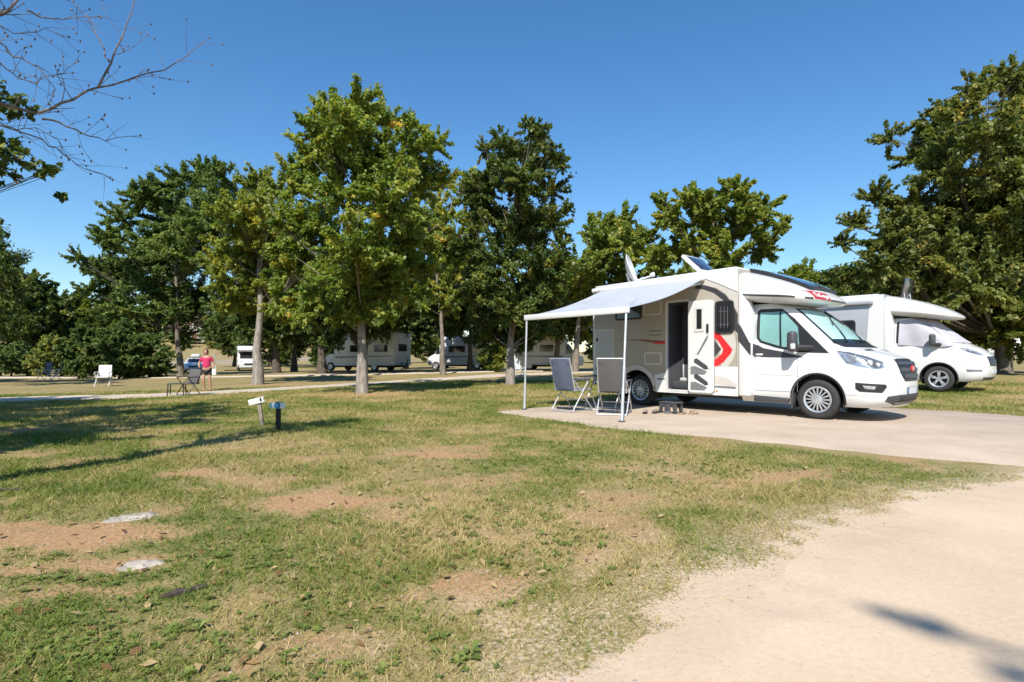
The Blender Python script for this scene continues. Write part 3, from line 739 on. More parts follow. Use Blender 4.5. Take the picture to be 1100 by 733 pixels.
    # dark red sweep behind the door
    m.drape([(-4.35, 1.495), (-3.6, 1.45), (-2.95, 1.35), (-2.95, 1.43), (-3.6, 1.475)], nb, .004, M['brownred'], .004, .3); m.build('side_sweep', root); m = MB()
    m.drape([(-3.3, 1.372), (-2.95, 1.365), (-2.95, 1.42), (-3.15, 1.41)], nb, .006, M['red'], .003, .3); m.build('side_sweep', root)
    # far side stripe, so the other flank is not bare
    m = MB(); m.drape([(-4.7, 1.30), (-1.5, 1.0), (-1.5, 1.35), (-4.7, 1.42)], fb, .004, M['decal'], .004, .3); m.build('decal', root)
    # ---- flaps and windows of the flank
    def flap(x0, z0, x1, z1, mat=M['greige'], fr=M['offwhite'], nm='locker_door'):
        m = MB(); m.drape(rrect(x0+.02, z0+.02, x1-.02, z1-.02, .03), nb, .006, mat, .008, .3); ringpoly(m, x0, z0, x1, z1, .05, .03, nb, .011, fr); return m.build(nm, root)
    lk = flap(-4.93, .62, -4.36, 1.74, M['silver_panel']); 
    for z in (.82, 1.50):
        m = MB(); m.box((-4.86, -HW-.014, z), (.055, .014, .07), M['black'], .004); m.build('latch', lk)
    flap(-3.52, 2.0, -3.06, 2.31, M['greige'], M['palegreige'], 'fridge_vent'); flap(-3.51, .92, -3.06, 1.19, M['greige'], M['offwhite'], 'fridge_vent')
    m = MB(); m.drape(rrect(-3.38, 1.55, -3.08, 1.58, .008), nb, .005, M['greydecal'], .004); m.drape(rrect(-3.38, 1.64, -3.08, 1.67, .008), nb, .005, M['greydecal'], .004); m.build('vent_slots', root)
    def win(x0, z0, x1, z1, fn=nb, curtain=True):
        m = MB(); m.drape(rrect(x0+.03, z0+.03, x1-.03, z1-.03, .04), fn, .022, M['darkglass'], .01, .3); pn = m
        w_ = pn.build('window', root)
        m = MB(); ringpoly(m, x0, z0, x1, z1, .06, .04, fn, .028, M['black'], .026); m.build('frame', w_)
        return w_
    win(-4.30, 1.93, -3.58, 2.33); w2 = win(-1.82, 1.545, -1.44, 2.185)
    m = MB()
    for k in range(3): m.box((-1.70+.07*k, -HW-.0235, 1.86), (.006, .003, .42), M['greydecal'], 0)
    m.box((-1.63, -HW-.0235, 1.72), (.2, .003, .006), M['greydecal'], 0); m.box((-1.63, -HW-.0235, 1.98), (.2, .003, .006), M['greydecal'], 0); m.build('blind_frame', w2)
    win(-4.4, 1.45, -3.5, 1.95, fb); win(-3.0, 1.45, -2.1, 1.95, fb)
    for q_ in ([(-1.39, .62), (-1.384, .62), (-1.384, 1.5), (-1.39, 1.5)], [(-4.90, .80), (-4.36, .80), (-4.36, .80), (-4.90, .80)][:0], [(-4.36, .735), (-4.30, .735), (-4.30, .741), (-4.36, .741)], [(-3.05, .80), (-2.97, .80), (-2.97, .806), (-3.05, .806)], [(-4.93, 2.58), (-2.96, 2.60), (-2.96, 2.606), (-4.93, 2.586)]):
        if q_:
            m = MB(); m.drape(q_, nb, .003, M['greydecal'], .004, .4); m.build('panel_seam', root)
    # ---- side door: opening, inside, leaf folded back against the flank
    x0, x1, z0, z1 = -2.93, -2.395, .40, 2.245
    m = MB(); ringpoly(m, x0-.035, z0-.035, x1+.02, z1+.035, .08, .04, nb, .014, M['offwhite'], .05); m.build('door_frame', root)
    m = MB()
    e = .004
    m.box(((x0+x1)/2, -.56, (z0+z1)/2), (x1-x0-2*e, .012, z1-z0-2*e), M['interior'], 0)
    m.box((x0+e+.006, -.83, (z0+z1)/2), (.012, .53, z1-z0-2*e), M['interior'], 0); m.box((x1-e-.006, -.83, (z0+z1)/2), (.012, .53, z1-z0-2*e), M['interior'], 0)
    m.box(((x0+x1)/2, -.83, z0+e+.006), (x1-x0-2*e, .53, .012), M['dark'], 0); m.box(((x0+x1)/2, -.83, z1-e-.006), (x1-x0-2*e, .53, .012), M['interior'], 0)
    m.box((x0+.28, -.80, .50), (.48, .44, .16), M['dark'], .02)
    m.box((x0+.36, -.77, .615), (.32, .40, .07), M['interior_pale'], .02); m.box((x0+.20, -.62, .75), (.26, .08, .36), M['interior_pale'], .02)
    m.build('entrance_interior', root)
    m = MB(); yl = -HW-.052
    dl = flat_side(-1, HW)
    m.drape(rrect(-2.385, .365, -1.835, 2.225, .07), dl, .072, M['white'], .045, .3)
    m.drape(rrect(-2.372, .378, -1.848, 2.212, .06), dl, .078, M['white'], .01, .3)
    leaf = m.build('entrance_door', root)
    m = MB(); ringpoly(m, -2.24, 1.60, -2.02, 2.10, .03, .05, dl, .092, M['offwhite'], .016); m.drape(rrect(-2.19, 1.65, -2.07, 2.05, .015), dl, .082, M['darkglass'], .008, .3); m.build('window', leaf)
    m = MB(); m.box((-1.945, -HW-.092, 1.66), (.045, .03, .17), M['black'], .008); m.build('handle', leaf)
    m = MB()
    m.drape([(-2.19, 1.13), (-2.15, 1.13), (-1.95, 1.44), (-1.93, 1.54), (-1.99, 1.47)], dl, .0815, M['greydecal'], .003, .2)
    for zb in (.735, .42):
        m.drape([(-2.25, zb+.30), (-2.19, zb+.33), (-1.96, zb+.18), (-1.93, zb+.12), (-2.0, zb+.10), (-2.24, zb+.24)], dl, .0815, M['dark'], .003, .2)
        m.drape([(-2.32, zb+.16), (-2.22, zb+.17), (-2.0, zb+.08), (-1.96, zb+.06), (-2.02, zb+.0), (-2.33, zb+.0)], dl, .0805, M['greydecal'], .003, .2)
    m.drape([(-2.37, .845), (-1.86, .845), (-1.86, .852), (-2.37, .852)], dl, .0795, M['greydecal'], .002, .3)
    m.build('door_pocket', leaf)
    m = MB(); m.drape(rrect(-1.80, .40, -1.77, .44, .01), nb, .02, M['amber'], .02); m.build('marker_light', root)
    # ---- cab
    cab = Shell(CAB, -1.37)
    cs = lambda x, z, off: cab.side(-1, x, z, off)
    cso = lambda x, z, off: cab.side(1, x, z, off)
    cf = lambda y, z, off: cab.front(y, z, off)
    cb = cab.mesh(CABZ, M['white'], 14, 18).build('cab', root, 40)
    # openings for screen and side windows stay behind the panes; wheel arches are cut
    cut(cb, [cyl_cutter(0.0, .36, .425, -1.3, -.70), cyl_cutter(0.0, .36, .425, .70, 1.3)])
    for s in (-1, 1): liner(root, 0, .36, .423, s*.985, s*.72)
    for fn in (cs, cso):
        m = MB(); m.drape(arcpts(0, .36, .452, -12, 192, 26)+arcpts(0, .36, .426, 192, -12, 26), fn, .012, M['black'], .04, .12); m.build('wheel_arch_trim', root)
    for wx in (0, RW):
        for s in (-1, 1): wheel(root, wx, s*(.885 if wx == 0 else .90), .345, s)
    # body-side shoulder where cab meets living box
    for s in (-1, 1):
        m = MB()
        m.prism([(-1.36, .34), (-1.13, .34), (-1.10, .60), (-1.10, 1.75), (-1.20, 2.12), (-1.36, 2.42)], s*1.125, s*.85, M['white'], .03, seg=3)
        m.build('cab_surround', root)
    # windscreen: dark band, insulating mat, glass
    def band_front(z0, z1, w0, w1, n_=14): return [(-w0+2*w0*i/n_, z0) for i in range(n_+1)]+[(w1-2*w1*i/n_, z1) for i in range(n_+1)]
    m = MB(); m.drape(band_front(1.315, 1.985, .86, .70), cf, .004, M['black'], .01, .06); ws = m.build('windscreen_surround', root)
    m = MB(); m.drape(band_front(1.40, 1.955, .80, .655), cf, .010, M['shade'], .008, .06); m.build('sunshade', ws)
    m = MB(); m.drape(band_front(1.335, 1.975, .835, .685), cf, .022, M['glass'], .004, .06); m.build('glass', ws)
    m = MB()
    for y0, y1, zt in ((-.62, -.10, 1.80), (-.05, .42, 1.62)):
        pts = [cf(y0+(y1-y0)*i/8, 1.345+(zt-1.345)*i/8, .034) for i in range(9)]; m.tube(pts, [.012]*4+[.008]*5, M['black'], 6)
        pts = [cf(y1-.25+(.5*i/8), zt-.14+(.22*i/8), .03) for i in range(9)]; m.tube(pts, .008, M['black'], 6)
    m.tube([cf(.18, 1.95, .03), cf(.28, 1.80, .03), cf(.36, 1.70, .03)], .02, M['black'], 6)
    m.build('wiper', ws)
    m = MB(); m.drape(band_front(1.255, 1.325, .80, .84), cf, .008, M['black'], .012, .06); m.build('scuttle', root)
    # side windows
    for fn, sg in ((cs, -1), (cso, 1)):
        m = MB(); m.drape([(-1.115, 1.96), (-1.06, 2.0), (-.66, 1.985), (-.42, 1.79), (-.1, 1.45), (.19, 1.155), (-.30, 1.17), (-.72, 1.26), (-1.02, 1.36), (-1.09, 1.44)], fn, .005, M['black'], .012, .1); dw = m.build('side_window', root)
        m = MB(); m.drape([(-1.05, 1.93), (-.70, 1.93), (-.655, 1.29), (-.99, 1.395), (-1.03, 1.45)], fn, .010, M['shade_teal'], .006, .1); m.drape([(-.665, 1.93), (-.62, 1.92), (-.35, 1.63), (-.30, 1.22), (-.615, 1.28)], fn, .010, M['shade_teal'], .006, .1); m.build('sunshade', dw)
        m = MB(); m.drape([(-1.055, 1.94), (-.62, 1.935), (-.34, 1.64), (-.28, 1.215), (-.66, 1.28), (-.995, 1.385), (-1.035, 1.45)], fn, .020, M['glass'], .003, .1); m.build('glass', dw)
        # swoosh below the window, handle, door lines, sill
        m = MB(); m.drape([(-1.36, 1.74), (-1.30, 1.66), (-1.14, 1.36), (-.95, 1.255), (-.62, 1.19), (-.22, 1.085), (-.42, 1.075), (-.95, 1.085), (-1.12, 1.12), (-1.30, 1.34), (-1.36, 1.42)], lambda x, z, o_, fn=fn, sg=sg: (Vector((x, sg*(max(abs(fn(x, z, 0).y), 1.128 if x < -1.1 else 0)+o_), z))), .005, M['decal'], .008, .06); m.build('decal', root)
        m = MB(); 
        m.box(fn(-1.03, 1.135, .022), (.17, .025, .035), M['white'], .012); m.build('door_handle', root)
        for q_ in [[(x_, .46), (x_+.007, .46), (x_+.012, 1.15), (x_+.005, 1.15)] for x_ in (-1.09, -.33)]+[[(-1.09, .455), (-.45, .455), (-.45, .463), (-1.09, .463)], [(.42, .445), (.9, .445), (.9, .45), (.42, .45)]]:
            m = MB(); m.drape(q_, fn, .0015, M['greydecal'], .006, .15); m.build('door_gap', root)
        m = MB(); m.drape([(-1.07, .76), (-.42, .76), (-.40, .775), (-1.07, .775)], fn, .006, M['white'], .010, .15); m.build('door_crease', root)
    for sg in (-1, 1):
        m = MB(); m.prism([(-1.13, .25), (-.50, .25), (-.46, .34), (-1.13, .37)], sg*.985, sg*.90, M['dark'], .02); m.box((-.42, sg*.93, .30), (.03, .16, .28), M['dark'], .01); m.build('sill', root)
    # mirrors
    for sg in (-1, 1):
        m = MB(); 
        m.box((-.33, sg*1.20, 1.36), (.15, .19, .36), M['dark'], .06, seg=3); m.tube([(-.10, sg*.93, 1.25), (-.20, sg*1.05, 1.26), (-.31, sg*1.16, 1.26)], [.06, .05, .045], M['black'], 8)
        mi = m.build('mirror', root)
        m = MB(); m.box((-.29, sg*1.275, 1.275), (.075, .05, .10), M['offwhite'], .015); m.build('indicator', mi)
    # front: headlights, grille, badge, fog lamps, plate, lower intake
    for sg in (-1, 1):
        fs = lambda x, z, off, sg=sg: cab.side(sg, x, z, off)
        hl = [(.30, 1.20), (.48, 1.175), (.74, 1.095), (.93, 1.01), (.955, .91), (.90, .885), (.68, .925), (.46, .99)]
        m = MB(); m.drape(hl, fs, .006, M['lamp'], .02, .05); h_ = m.build('headlight', root)
        m = MB()
        for (lx, lz, r_) in ((.78, .985, .05), (.88, .955, .04), (.62, 1.04, .035)):
            p_ = fs(lx, lz, .004); m.lathe([(r_, 0), (r_*.9, .008), (r_*.3, .01), (0, .011)], M['dark'] if lx > .9 else M['offwhite'], 16, Matrix.Translation(p_) @ Matrix.Rotation(R(90), 4, 'X') @ Matrix.Rotation(R(0 if sg < 0 else 180), 4, 'X'))
        m.drape([(.33, 1.187), (.48, 1.16), (.74, 1.08), (.925, .995), (.925, .985), (.74, 1.068), (.48, 1.148), (.36, 1.175)], fs, .010, M['dark'], .006, .05)
        m.drape([(.70, 1.06), (.90, .99), (.93, .92), (.86, .905), (.76, .955)], fs, .0085, M['dark'], .006, .05); m.drape([(.44, 1.135), (.60, 1.09), (.62, 1.0), (.56, .985)], fs, .0085, M['greydecal'], .006, .05)
        m.build('reflector', h_)
        m = MB(); m.drape(hl, fs, .018, M['lens'], .004, .05); m.build('lens', h_)
        fo = [(.60, .66), (.98, .64), (1.0, .60), (.95, .50), (.66, .515), (.60, .56)]
        m = MB(); m.drape(fo, fs, .006, M['black'], .012, .05); fg = m.build('fog_lamp', root)
        m = MB(); m.drape([(.70, .62), (.88, .605), (.86, .555), (.74, .56)], fs, .012, M['lamp'], .006, .05); m.build('lens', fg)
    gp = [(-.46, 1.045), (-.3, 1.06), (.3, 1.06), (.46, 1.045), (.50, .95), (.48, .82), (.36, .68), (-.36, .68), (-.48, .82), (-.50, .95)]
    m = MB(); m.drape(gp, cf, .004, M['black'], .01, .06); gr_ = m.build('grille', root)
    m = MB()
    for z in (.76, .87, .98): m.drape([(-.47+.1*(z < .8), z-.028), (.47-.1*(z < .8), z-.028), (.47-.1*(z < .8), z+.028), (-.47+.1*(z < .8), z+.028)], cf, .022, M['dark'], .02, .06)
    m.build('grille_bar', gr_)
    p_ = cf(0, .885, .026); m = MB(); mt = Matrix.Translation(p_) @ Matrix.Rotation(R(90), 4, 'Y') @ Matrix.Diagonal((.75, 1.35, 1, 1))
    m.lathe([(.070, 0), (.070, .012), (.06, .018), (0, .02)], M['red'], 28, mt); m.lathe([(.04, .0205), (.036, .0225), (.026, .0225), (.024, .0205)], M['offwhite'], 20, mt); m.build('badge', gr_)
    m = MB(); m.drape([(-.27, .575), (.27, .575), (.27, .465), (-.27, .465)], cf, .012, M['plate'], .012, .06); np_ = m.build('number_plate', root)
    m = MB(); m.drape([(-.275, .58), (.275, .58), (.275, .46), (-.275, .46)], cf, .008, M['black'], .01, .06); m.build('frame', np_)
    for y0 in (-.27, .225):
        m = MB(); m.drape([(y0, .574), (y0+.045, .574), (y0+.045, .466), (y0, .466)], cf, .0145, M['blue'], .003, .06); m.build('blue_strip', np_)
    lo = [(-.78, .44), (-.55, .46), (.55, .46), (.78, .44), (.80, .36), (.55, .285), (-.55, .285), (-.80, .36)]
    m = MB(); m.drape(lo, cf, .008, M['dark'], .012, .06); lw = m.build('lower_bumper', root)
    m = MB()
    for z in (.34, .395): m.drape([(-.5, z-.015), (.5, z-.015), (.5, z+.015), (-.5, z+.015)], cf, .016, M['black'], .01, .08)
    m.build('intake', lw)
    for sg in (-1, 1):
        q = [(sg*.30, 1.225), (sg*.56, 1.215), (sg*.60, 1.195), (sg*.34, 1.20)]
        mm = MB(); mm.drape(q, cf, .006, M['black'], .008, .06); mm.build('bonnet_vent', root)
    # underbody
    m = MB(); m.box((-2.2, 0, .32), (5.2, 1.55, .14), M['black'], .02); m.box((-.1, 0, .30), (1.3, 1.3, .12), M['black'], .02); m.tube([(-.02, -.8, .34), (-.02, .8, .34)], .05, M['black'], 8); m.tube([(RW, -.8, .34), (RW, .8, .34)], .06, M['black'], 8); m.build('chassis', root)
    # ---- low-profile cap over the cab
    CAPL = [(1.985, -.40, .82, .45, 2.5), (2.02, -.20, .97, .55, 2.6), (2.05, -.09, 1.06, .61, 2.7), (2.09, -.035, 1.10, .63, 2.7), (2.15, -.03, 1.105, .64, 2.7), (2.21, -.09, 1.10, .64, 2.6), (2.28, -.21, 1.085, .64, 2.5), (2.36, -.40, 1.09, .66, 2.4),
            (2.44, -.65, 1.075, .68, 2.3), (2.51, -.93, 1.045, .64, 2.2), (2.56, -1.18, .99, .55, 2.1), (2.60, -1.42, .88, .40, 2.0)]
    cap = Shell(CAPL, -1.85, -.135, 0)
    m = cap.mesh([1.985, 2.0, 2.02, 2.035, 2.05, 2.07, 2.09, 2.12, 2.15, 2.18, 2.21, 2.245, 2.28, 2.32, 2.36, 2.40, 2.44, 2.475, 2.51, 2.535, 2.56, 2.58, 2.60], M['white'], 10, 18)
    cp = m.build('roof_cap', root, 50)
    m = MB(); k_ = cap.k
    for sg in (-1, 1):
        fs = lambda x, zl, off, sg=sg: cap.side(sg, x, zl+k_*x, off)
        m.drape([(-1.34, 2.088), (-.60, 2.095), (-.35, 2.10), (-.35, 2.135), (-.6, 2.135), (-1.34, 2.112)], fs, .005, M['decal'], .01, .08)
    m.drape([(-.93+1.86*i/24, 2.10) for i in range(25)]+[(.93-1.86*i/24, 2.137) for i in range(25)], lambda y, zl, off: (lambda v: Vector((v.x, v.y, zl+k_*v.x)))(cap.front(y, zl, off)), .005, M['decal'], .01, .06)
    m.build('dark_trim', cp)
    # panoramic roof window
    m = MB(); rows = []
    for xx in np.linspace(-1.38, -.24, 12):
        row = []
        for yy in np.linspace(-.62, .62, 9):
            lo_, hi_ = 1.99, 2.6
            for _ in range(30):
                md = (lo_+hi_)/2; xf = cap.front(yy, md, 0).x
                if xf > xx: lo_ = md
                else: hi_ = md
            row.append(Vector((xx, yy, lo_+k_*xx+.075)))
        rows.append(row)
    top = rows; m.grid(rows, M['darkglass']); 
    edge = [r[0] for r in rows]+rows[-1][1:]+[r[-1] for r in rows[::-1][1:]]+rows[0][::-1][1:]
    m.grid([edge, [p-Vector((0, 0, .11)) for p in edge]], M['black']); m.build('roof_window', cp)
    # red badge with the maker's script, near corner of the cap
    def capf(y, z, off):
        v = cap.front(y, z-k_*cap.front(y, z, 0).x, off); return Vector((v.x, v.y, z))
    bd = MB(); bd.drape([(-.86, 2.315), (-.30, 2.27), (-.285, 2.09), (-.78, 2.115)], capf, .012, M['signwhite'], .012, .05); bo = bd.build('maker_badge', root)
    bd = MB(); bd.drape([(-.835, 2.295), (-.32, 2.255), (-.305, 2.105), (-.77, 2.13)], capf, .017, M['darkred'], .006, .05); bd.build('red_field', bo)
    lt = letters('Challenger', .125, M['signwhite'], (0, 0, 0), (0, 0, 0), bo, 'lettering', .0015, .2, .002)
    wl_ = max(abs(v.co.x) for v in lt.data.vertices)
    for v in lt.data.vertices:
        f_ = v.co.x/wl_; yy_ = -.555+.205*f_; q = capf(yy_, 2.195-.018*f_+v.co.y*.95, .0195+v.co.z); v.co = q
    # ---- roof gear
    m = MB(); m.lathe([(.22, 0), (.22, .03), (.16, .07), (.06, .10), (0, .10)], M['white'], 24, Matrix.Translation((-4.50, -.2, 2.80))); sb = m.build('satellite_dish', root)
    m = MB(); b = bmesh.new(); rings = []
    dm = Matrix.Translation((-4.66, -.29, 3.20)) @ Matrix.Rotation(R(26), 4, 'Z') @ Matrix.Rotation(R(72), 4, 'Y')
    m.lathe([(0, .045), (.15, .06), (.28, .105), (.385, .165), (.392, .15), (.28, .08), (.15, .035), (0, .02)], M['offwhite'], 32, dm @ Matrix.Diagonal((1, .9, 1, 1)) ); m.build('reflector', sb)
    m = MB(); m.tube([(-4.52, -.2, 2.88), (-4.60, -.25, 2.98), (-4.64, -.28, 3.15)], .03, M['offwhite'], 8); m.tube([(-4.56, -.22, 2.93), (-4.36, -.1, 2.99), (-4.12, .05, 3.07)], .022, M['offwhite'], 8)
    m.lathe([(0, 0), (.055, .01), (.06, .06), (.035, .12), (0, .12)], M['offwhite'], 14, Matrix.Translation((-4.07, .08, 3.10)) @ Matrix.Rotation(R(32), 4, 'Z') @ Matrix.Rotation(R(-100), 4, 'Y')); m.build('feed_arm', sb)
    # open roof hatch
    m = MB(); m.box((-2.72, -.35, 2.815), (.7, .7, .06), M['white'], .02); hb = m.build('roof_hatch', root)
    hm = Matrix.Translation((-2.42, -.35, 2.85)) @ Matrix.Rotation(R(43), 4, 'Y')
    m = MB(); m.box((0, 0, 0), (.62, .74, .08), M['white'], .025, hm @ Matrix.Translation((-.30, 0, .03))); 
    m.box((0, 0, 0), (.48, .60, .01), M['panel'], .002, hm @ Matrix.Translation((-.30, 0, .073))); m.build('hatch_lid', hb)
    m = MB(); m.box((-3.6, .5, 2.83), (1.0, .7, .035), M['panel'], .005); m.build('solar_panel', root)
    # ---- rear
    m = MB(); m.box((-5.0, 0, .52), (.05, 2.2, .20), M['white'], .02); m.build('rear_bumper', root)
    for sg in (-1, 1):
        m = MB(); m.box((-5.0, sg*.98, 1.0), (.03, .14, .45), M['redlens'], .01); m.build('tail_light', root)
    m = MB(); m.drape(rrect(-.6, 1.5, .6, 2.1, .06), lambda u, v, off: Vector((-4.99-off, u, v)), .02, M['darkglass'], .02, .3); m.build('window', root)
    # ---- awning
    aw = MB()
    hx0, hx1 = -4.93, -2.06; yb, zb, yw, zw = -3.62, 1.90, -HW-.05, 2.615
    aw.box(((hx0+hx1)/2, -HW-.06, 2.665), (hx1-hx0+.06, .12, .115), M['white'], .045, seg=3); ho = aw.build('awning', root)
    m = MB(); b0, b1 = -4.66, -2.06; rows = []
    for i in range(13):
        t = i/12; sag = .075*math.sin(math.pi*t)
        rows.append([Vector((b0+(b1-b0)*k/10, yw-.05+(yb-yw+.05)*t, zw+.02+(zb+.03-zw-.02)*t-sag*(.7+.3*math.cos(k*.628)))) for k in range(11)])
    m.grid(rows, M['awning']); m.grid([[p-Vector((0, 0, .004)) for p in r] for r in rows], M['awning']); m.build('fabric', ho)
    m = MB(); m.box(((b0+b1)/2, yb, zb), (b1-b0+.06, .07, .115), M['white'], .02); m.build('front_bar', ho)
    for x_ in (b0+.06, b1-.06):
        m = MB(); m.tube([(x_, yw, 2.57), ((x_*.55+(-3.5)*.45), (yw+yb)/2, 2.22), (x_, yb+.03, zb)], .022, M['alu'], 8); m.build('folding_arm', ho)
    for x_, px_, py_ in ((b0+.03, -4.66, -3.66), (b1-.03, -1.98, -3.88)):
        m = MB(); m.tube([(x_, yb, zb-.05), (px_, py_, .0)], .020, M['alu'], 10); m.tube([(x_*.3+px_*.7, yb*.3+py_*.7, (zb-.05)*.3), (px_, py_, .0)], .026, M['alu'], 10); m.box((px_, py_, .012), (.09, .09, .02), M['dark'], .008); m.build('support_leg', ho)
    return root
rv = main_motorhome()
# ------------------------------------------------------------------ trees
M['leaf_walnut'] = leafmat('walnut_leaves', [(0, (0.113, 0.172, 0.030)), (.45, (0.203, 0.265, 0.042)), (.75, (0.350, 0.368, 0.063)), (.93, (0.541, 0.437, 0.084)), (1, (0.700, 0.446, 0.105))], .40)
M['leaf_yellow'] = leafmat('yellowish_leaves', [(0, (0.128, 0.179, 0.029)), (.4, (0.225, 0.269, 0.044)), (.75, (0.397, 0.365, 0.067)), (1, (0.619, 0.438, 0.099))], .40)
M['leaf_locust'] = leafmat('blue_green_leaves', [(0, (0.072, 0.120, 0.031)), (.5, (0.131, 0.188, 0.044)), (.85, (0.227, 0.262, 0.058)), (1, (0.375, 0.330, 0.073))], .36)
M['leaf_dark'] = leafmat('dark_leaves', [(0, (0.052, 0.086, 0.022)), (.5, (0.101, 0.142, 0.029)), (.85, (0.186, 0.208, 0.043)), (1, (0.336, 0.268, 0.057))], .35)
M['leaf_olive'] = leafmat('olive_leaves', [(0, (0.075, 0.103, 0.024)), (.5, (0.148, 0.175, 0.033)), (.85, (0.269, 0.258, 0.053)), (1, (0.453, 0.329, 0.085))], .35)
M['bark_pale'] = barkmat('pale_grey_bark', (.10, .085, .07), (.40, .355, .30))
M['bark_dark'] = barkmat('dark_brown_bark', (.035, .028, .022), (.15, .12, .09))
M['bark_mid'] = barkmat('grey_brown_bark', (.07, .055, .045), (.29, .24, .19))
M['bark_dead'] = barkmat('bleached_dead_bark', (.06, .048, .04), (.22, .185, .16))

def leaves(centres, radii, per, size, r_, tint0, tspread, droop=.35, flat=.7, dirs=None):
    """leaf blades along the twig ends: each clump is a ragged spray that follows its twig outward"""
    nc = len(centres); k = np.maximum(3, (1.9*per*(radii/radii.mean())**2).astype(int)); idx = np.repeat(np.arange(nc), k); n_ = len(idx)
    p = r_.normal(0, 1, (n_, 3)); p /= np.linalg.norm(p, axis=1, keepdims=True)+1e-9
    p *= (r_.random((n_, 1))**.45)*radii[idx][:, None]*np.array([1, 1, flat])
    if dirs is not None:
        ax = dirs[idx]+r_.normal(0, .16, (n_, 3)); t = r_.random((n_, 1))
        p = p*(.62-.34*t)+ax*((t*2.3-1.0)*radii[idx][:, None])
    c = centres[idx]+p
    d = p/(np.linalg.norm(p, axis=1, keepdims=True)+1e-9)+r_.normal(0, .7, (n_, 3)); d[:, 2] -= droop
    d /= np.linalg.norm(d, axis=1, keepdims=True)
    up = np.array([-.12, -.35, 1.])+r_.normal(0, .5, (n_, 3)); s = np.cross(d, up); s /= np.linalg.norm(s, axis=1, keepdims=True)+1e-9; nn = np.cross(s, d)
    L_ = size*.80*(.55+.75*r_.random((n_, 1))); W_ = L_*(.26+.14*r_.random((n_, 1)))
    V = np.empty((n_, 4, 3)); V[:, 0] = c-d*L_*.5; V[:, 1] = c+s*W_+nn*L_*.10-d*L_*.05; V[:, 2] = c+d*L_*.5-nn*L_*.10; V[:, 3] = c-s*W_+nn*L_*.10-d*L_*.05
    ct = tint0+r_.normal(0, tspread, nc)
    t = np.clip(ct[idx]+r_.normal(0, tspread*.8, n_), 0, 1)
    return V.reshape(-1, 3), np.arange(n_*4).reshape(n_, 4), np.repeat(t, 4)

def bez(a, b, c, n_): return [a*(1-t)**2+b*2*t*(1-t)+c*t*t for t in [i/(n_-1) for i in range(n_)]]
def make_tree(name, label, base, lobes, trunk, leaf, bark, size, per, seed, fork=None, twigs=7, tint=.4, tsp=.16, group=None, droop=.35, bare=0, lean=None, nclu=26, cat='tree', flat=.7, limb=.32, limbs=None, lowlimb=0):
    """lobes: (x, y, z, r) relative to the base; the trunk carries limbs to every lobe, twigs to every leaf clump"""
    r_ = np.random.default_rng(seed); rr = random.Random(seed)
    root = thing(name, label, cat, base, 0, group)
    top = max(l[2] for l in lobes); cx = sum(l[0] for l in lobes)/len(lobes); cy = sum(l[1] for l in lobes)/len(lobes)
    fork = fork or top*.3
    lean = lean or (cx*.6, cy*.6)
    m = MB(); P = []
    for i in range(11):
        t = i/10; z = -.15+(top*.86+.15)*t
        k = max(0, (z-fork*.6)/(top*.86-fork*.6+1e-6))
        P.append(Vector((lean[0]*(z/top if k == 0 else z/top)+rr.uniform(-1, 1)*.035*top*.25*(t > .15), lean[1]*z/top+rr.uniform(-1, 1)*.01*top*(t > .15), z)))
    Rd = [trunk*(1.35 if i == 0 else (1.08 if i == 1 else 1-.88*(i/10)**.85)) for i in range(11)]
    m.tube(P, Rd, bark, 12)
    def onstem(z):
        z = max(fork*.9, min(z, top*.8)); i = min(9, max(0, int((z+.15)/(top*.86+.15)*10))); f = ((z+.15)/(top*.86+.15)*10)-i; return P[i].lerp(P[i+1], max(0, min(1, f))), Rd[i]
    C, Rr, Dr = [], [], []; lbark = M['bark_mid'] if bark is M['bark_pale'] else M['bark_dark']; rmin = .004 if limb < .15 else .009
    for li, (lx, ly, lz, lr) in enumerate(lobes):
        c = Vector((lx, ly, lz)); hd = math.hypot(lx-lean[0]*lz/top, ly-lean[1]*lz/top)
        s, rs = onstem(lz-hd*.5-lr*.5)
        mid = s.lerp(c, .5)+Vector((rr.uniform(-.2, .2)*lr, rr.uniform(-.2, .2)*lr, -.18*hd+.1*lr))
        path = bez(s, mid, c, 7); r0 = min(rs*limb, .035+.05*(c-s).length*trunk*2)
        if (limbs is None or li in limbs or (li > 18 and li % 4 == 0)) and (lz > lowlimb or math.hypot(lx, ly) < .9): m.tube(path, [max(rmin, r0*(1-.8*i/6)) for i in range(7)], lbark, 7)
        for q in range(nclu):
            v = Vector((rr.gauss(0, 1), rr.gauss(0, 1), rr.gauss(0, 1))); v.normalize(); v *= lr*(.3+.78*rr.random()); v.z *= .85
            e = c+v; C.append(e[:]); Rr.append(lr*(.20+.22*rr.random())); dv = v.normalized()+Vector((0, 0, .25)); Dr.append(dv.normalized()[:])
            if q < twigs:
                st = path[6 if lz <= lowlimb or (limbs is not None and li not in limbs) else rr.choice((3, 4, 5, 6))]; m.tube(bez(st, st.lerp(e, .5)+Vector((0, 0, -.08*lr)), e, 4), [max(.005, r0*.28), max(.004, r0*.2), .005, .003], lbark, 4, cap=False)
        for q in range(bare):
            v = Vector((rr.gauss(0, .5), rr.gauss(0, .5), 1)); v.normalize(); e = c+v*lr*(1.2+.7*rr.random())
            m.tube(bez(c, c.lerp(e, .5)+Vector((rr.uniform(-.1, .1), 0, 0)), e, 4), [.018, .012, .008, .004], bark, 4, cap=False)
    m.build('trunk', root, 60)
    V, F, T = leaves(np.array(C), np.array(Rr), per*.62, size, r_, tint, tsp, droop, flat, np.array(Dr))
    pymesh('crown', V, F, M[leaf], root, T)
    return root
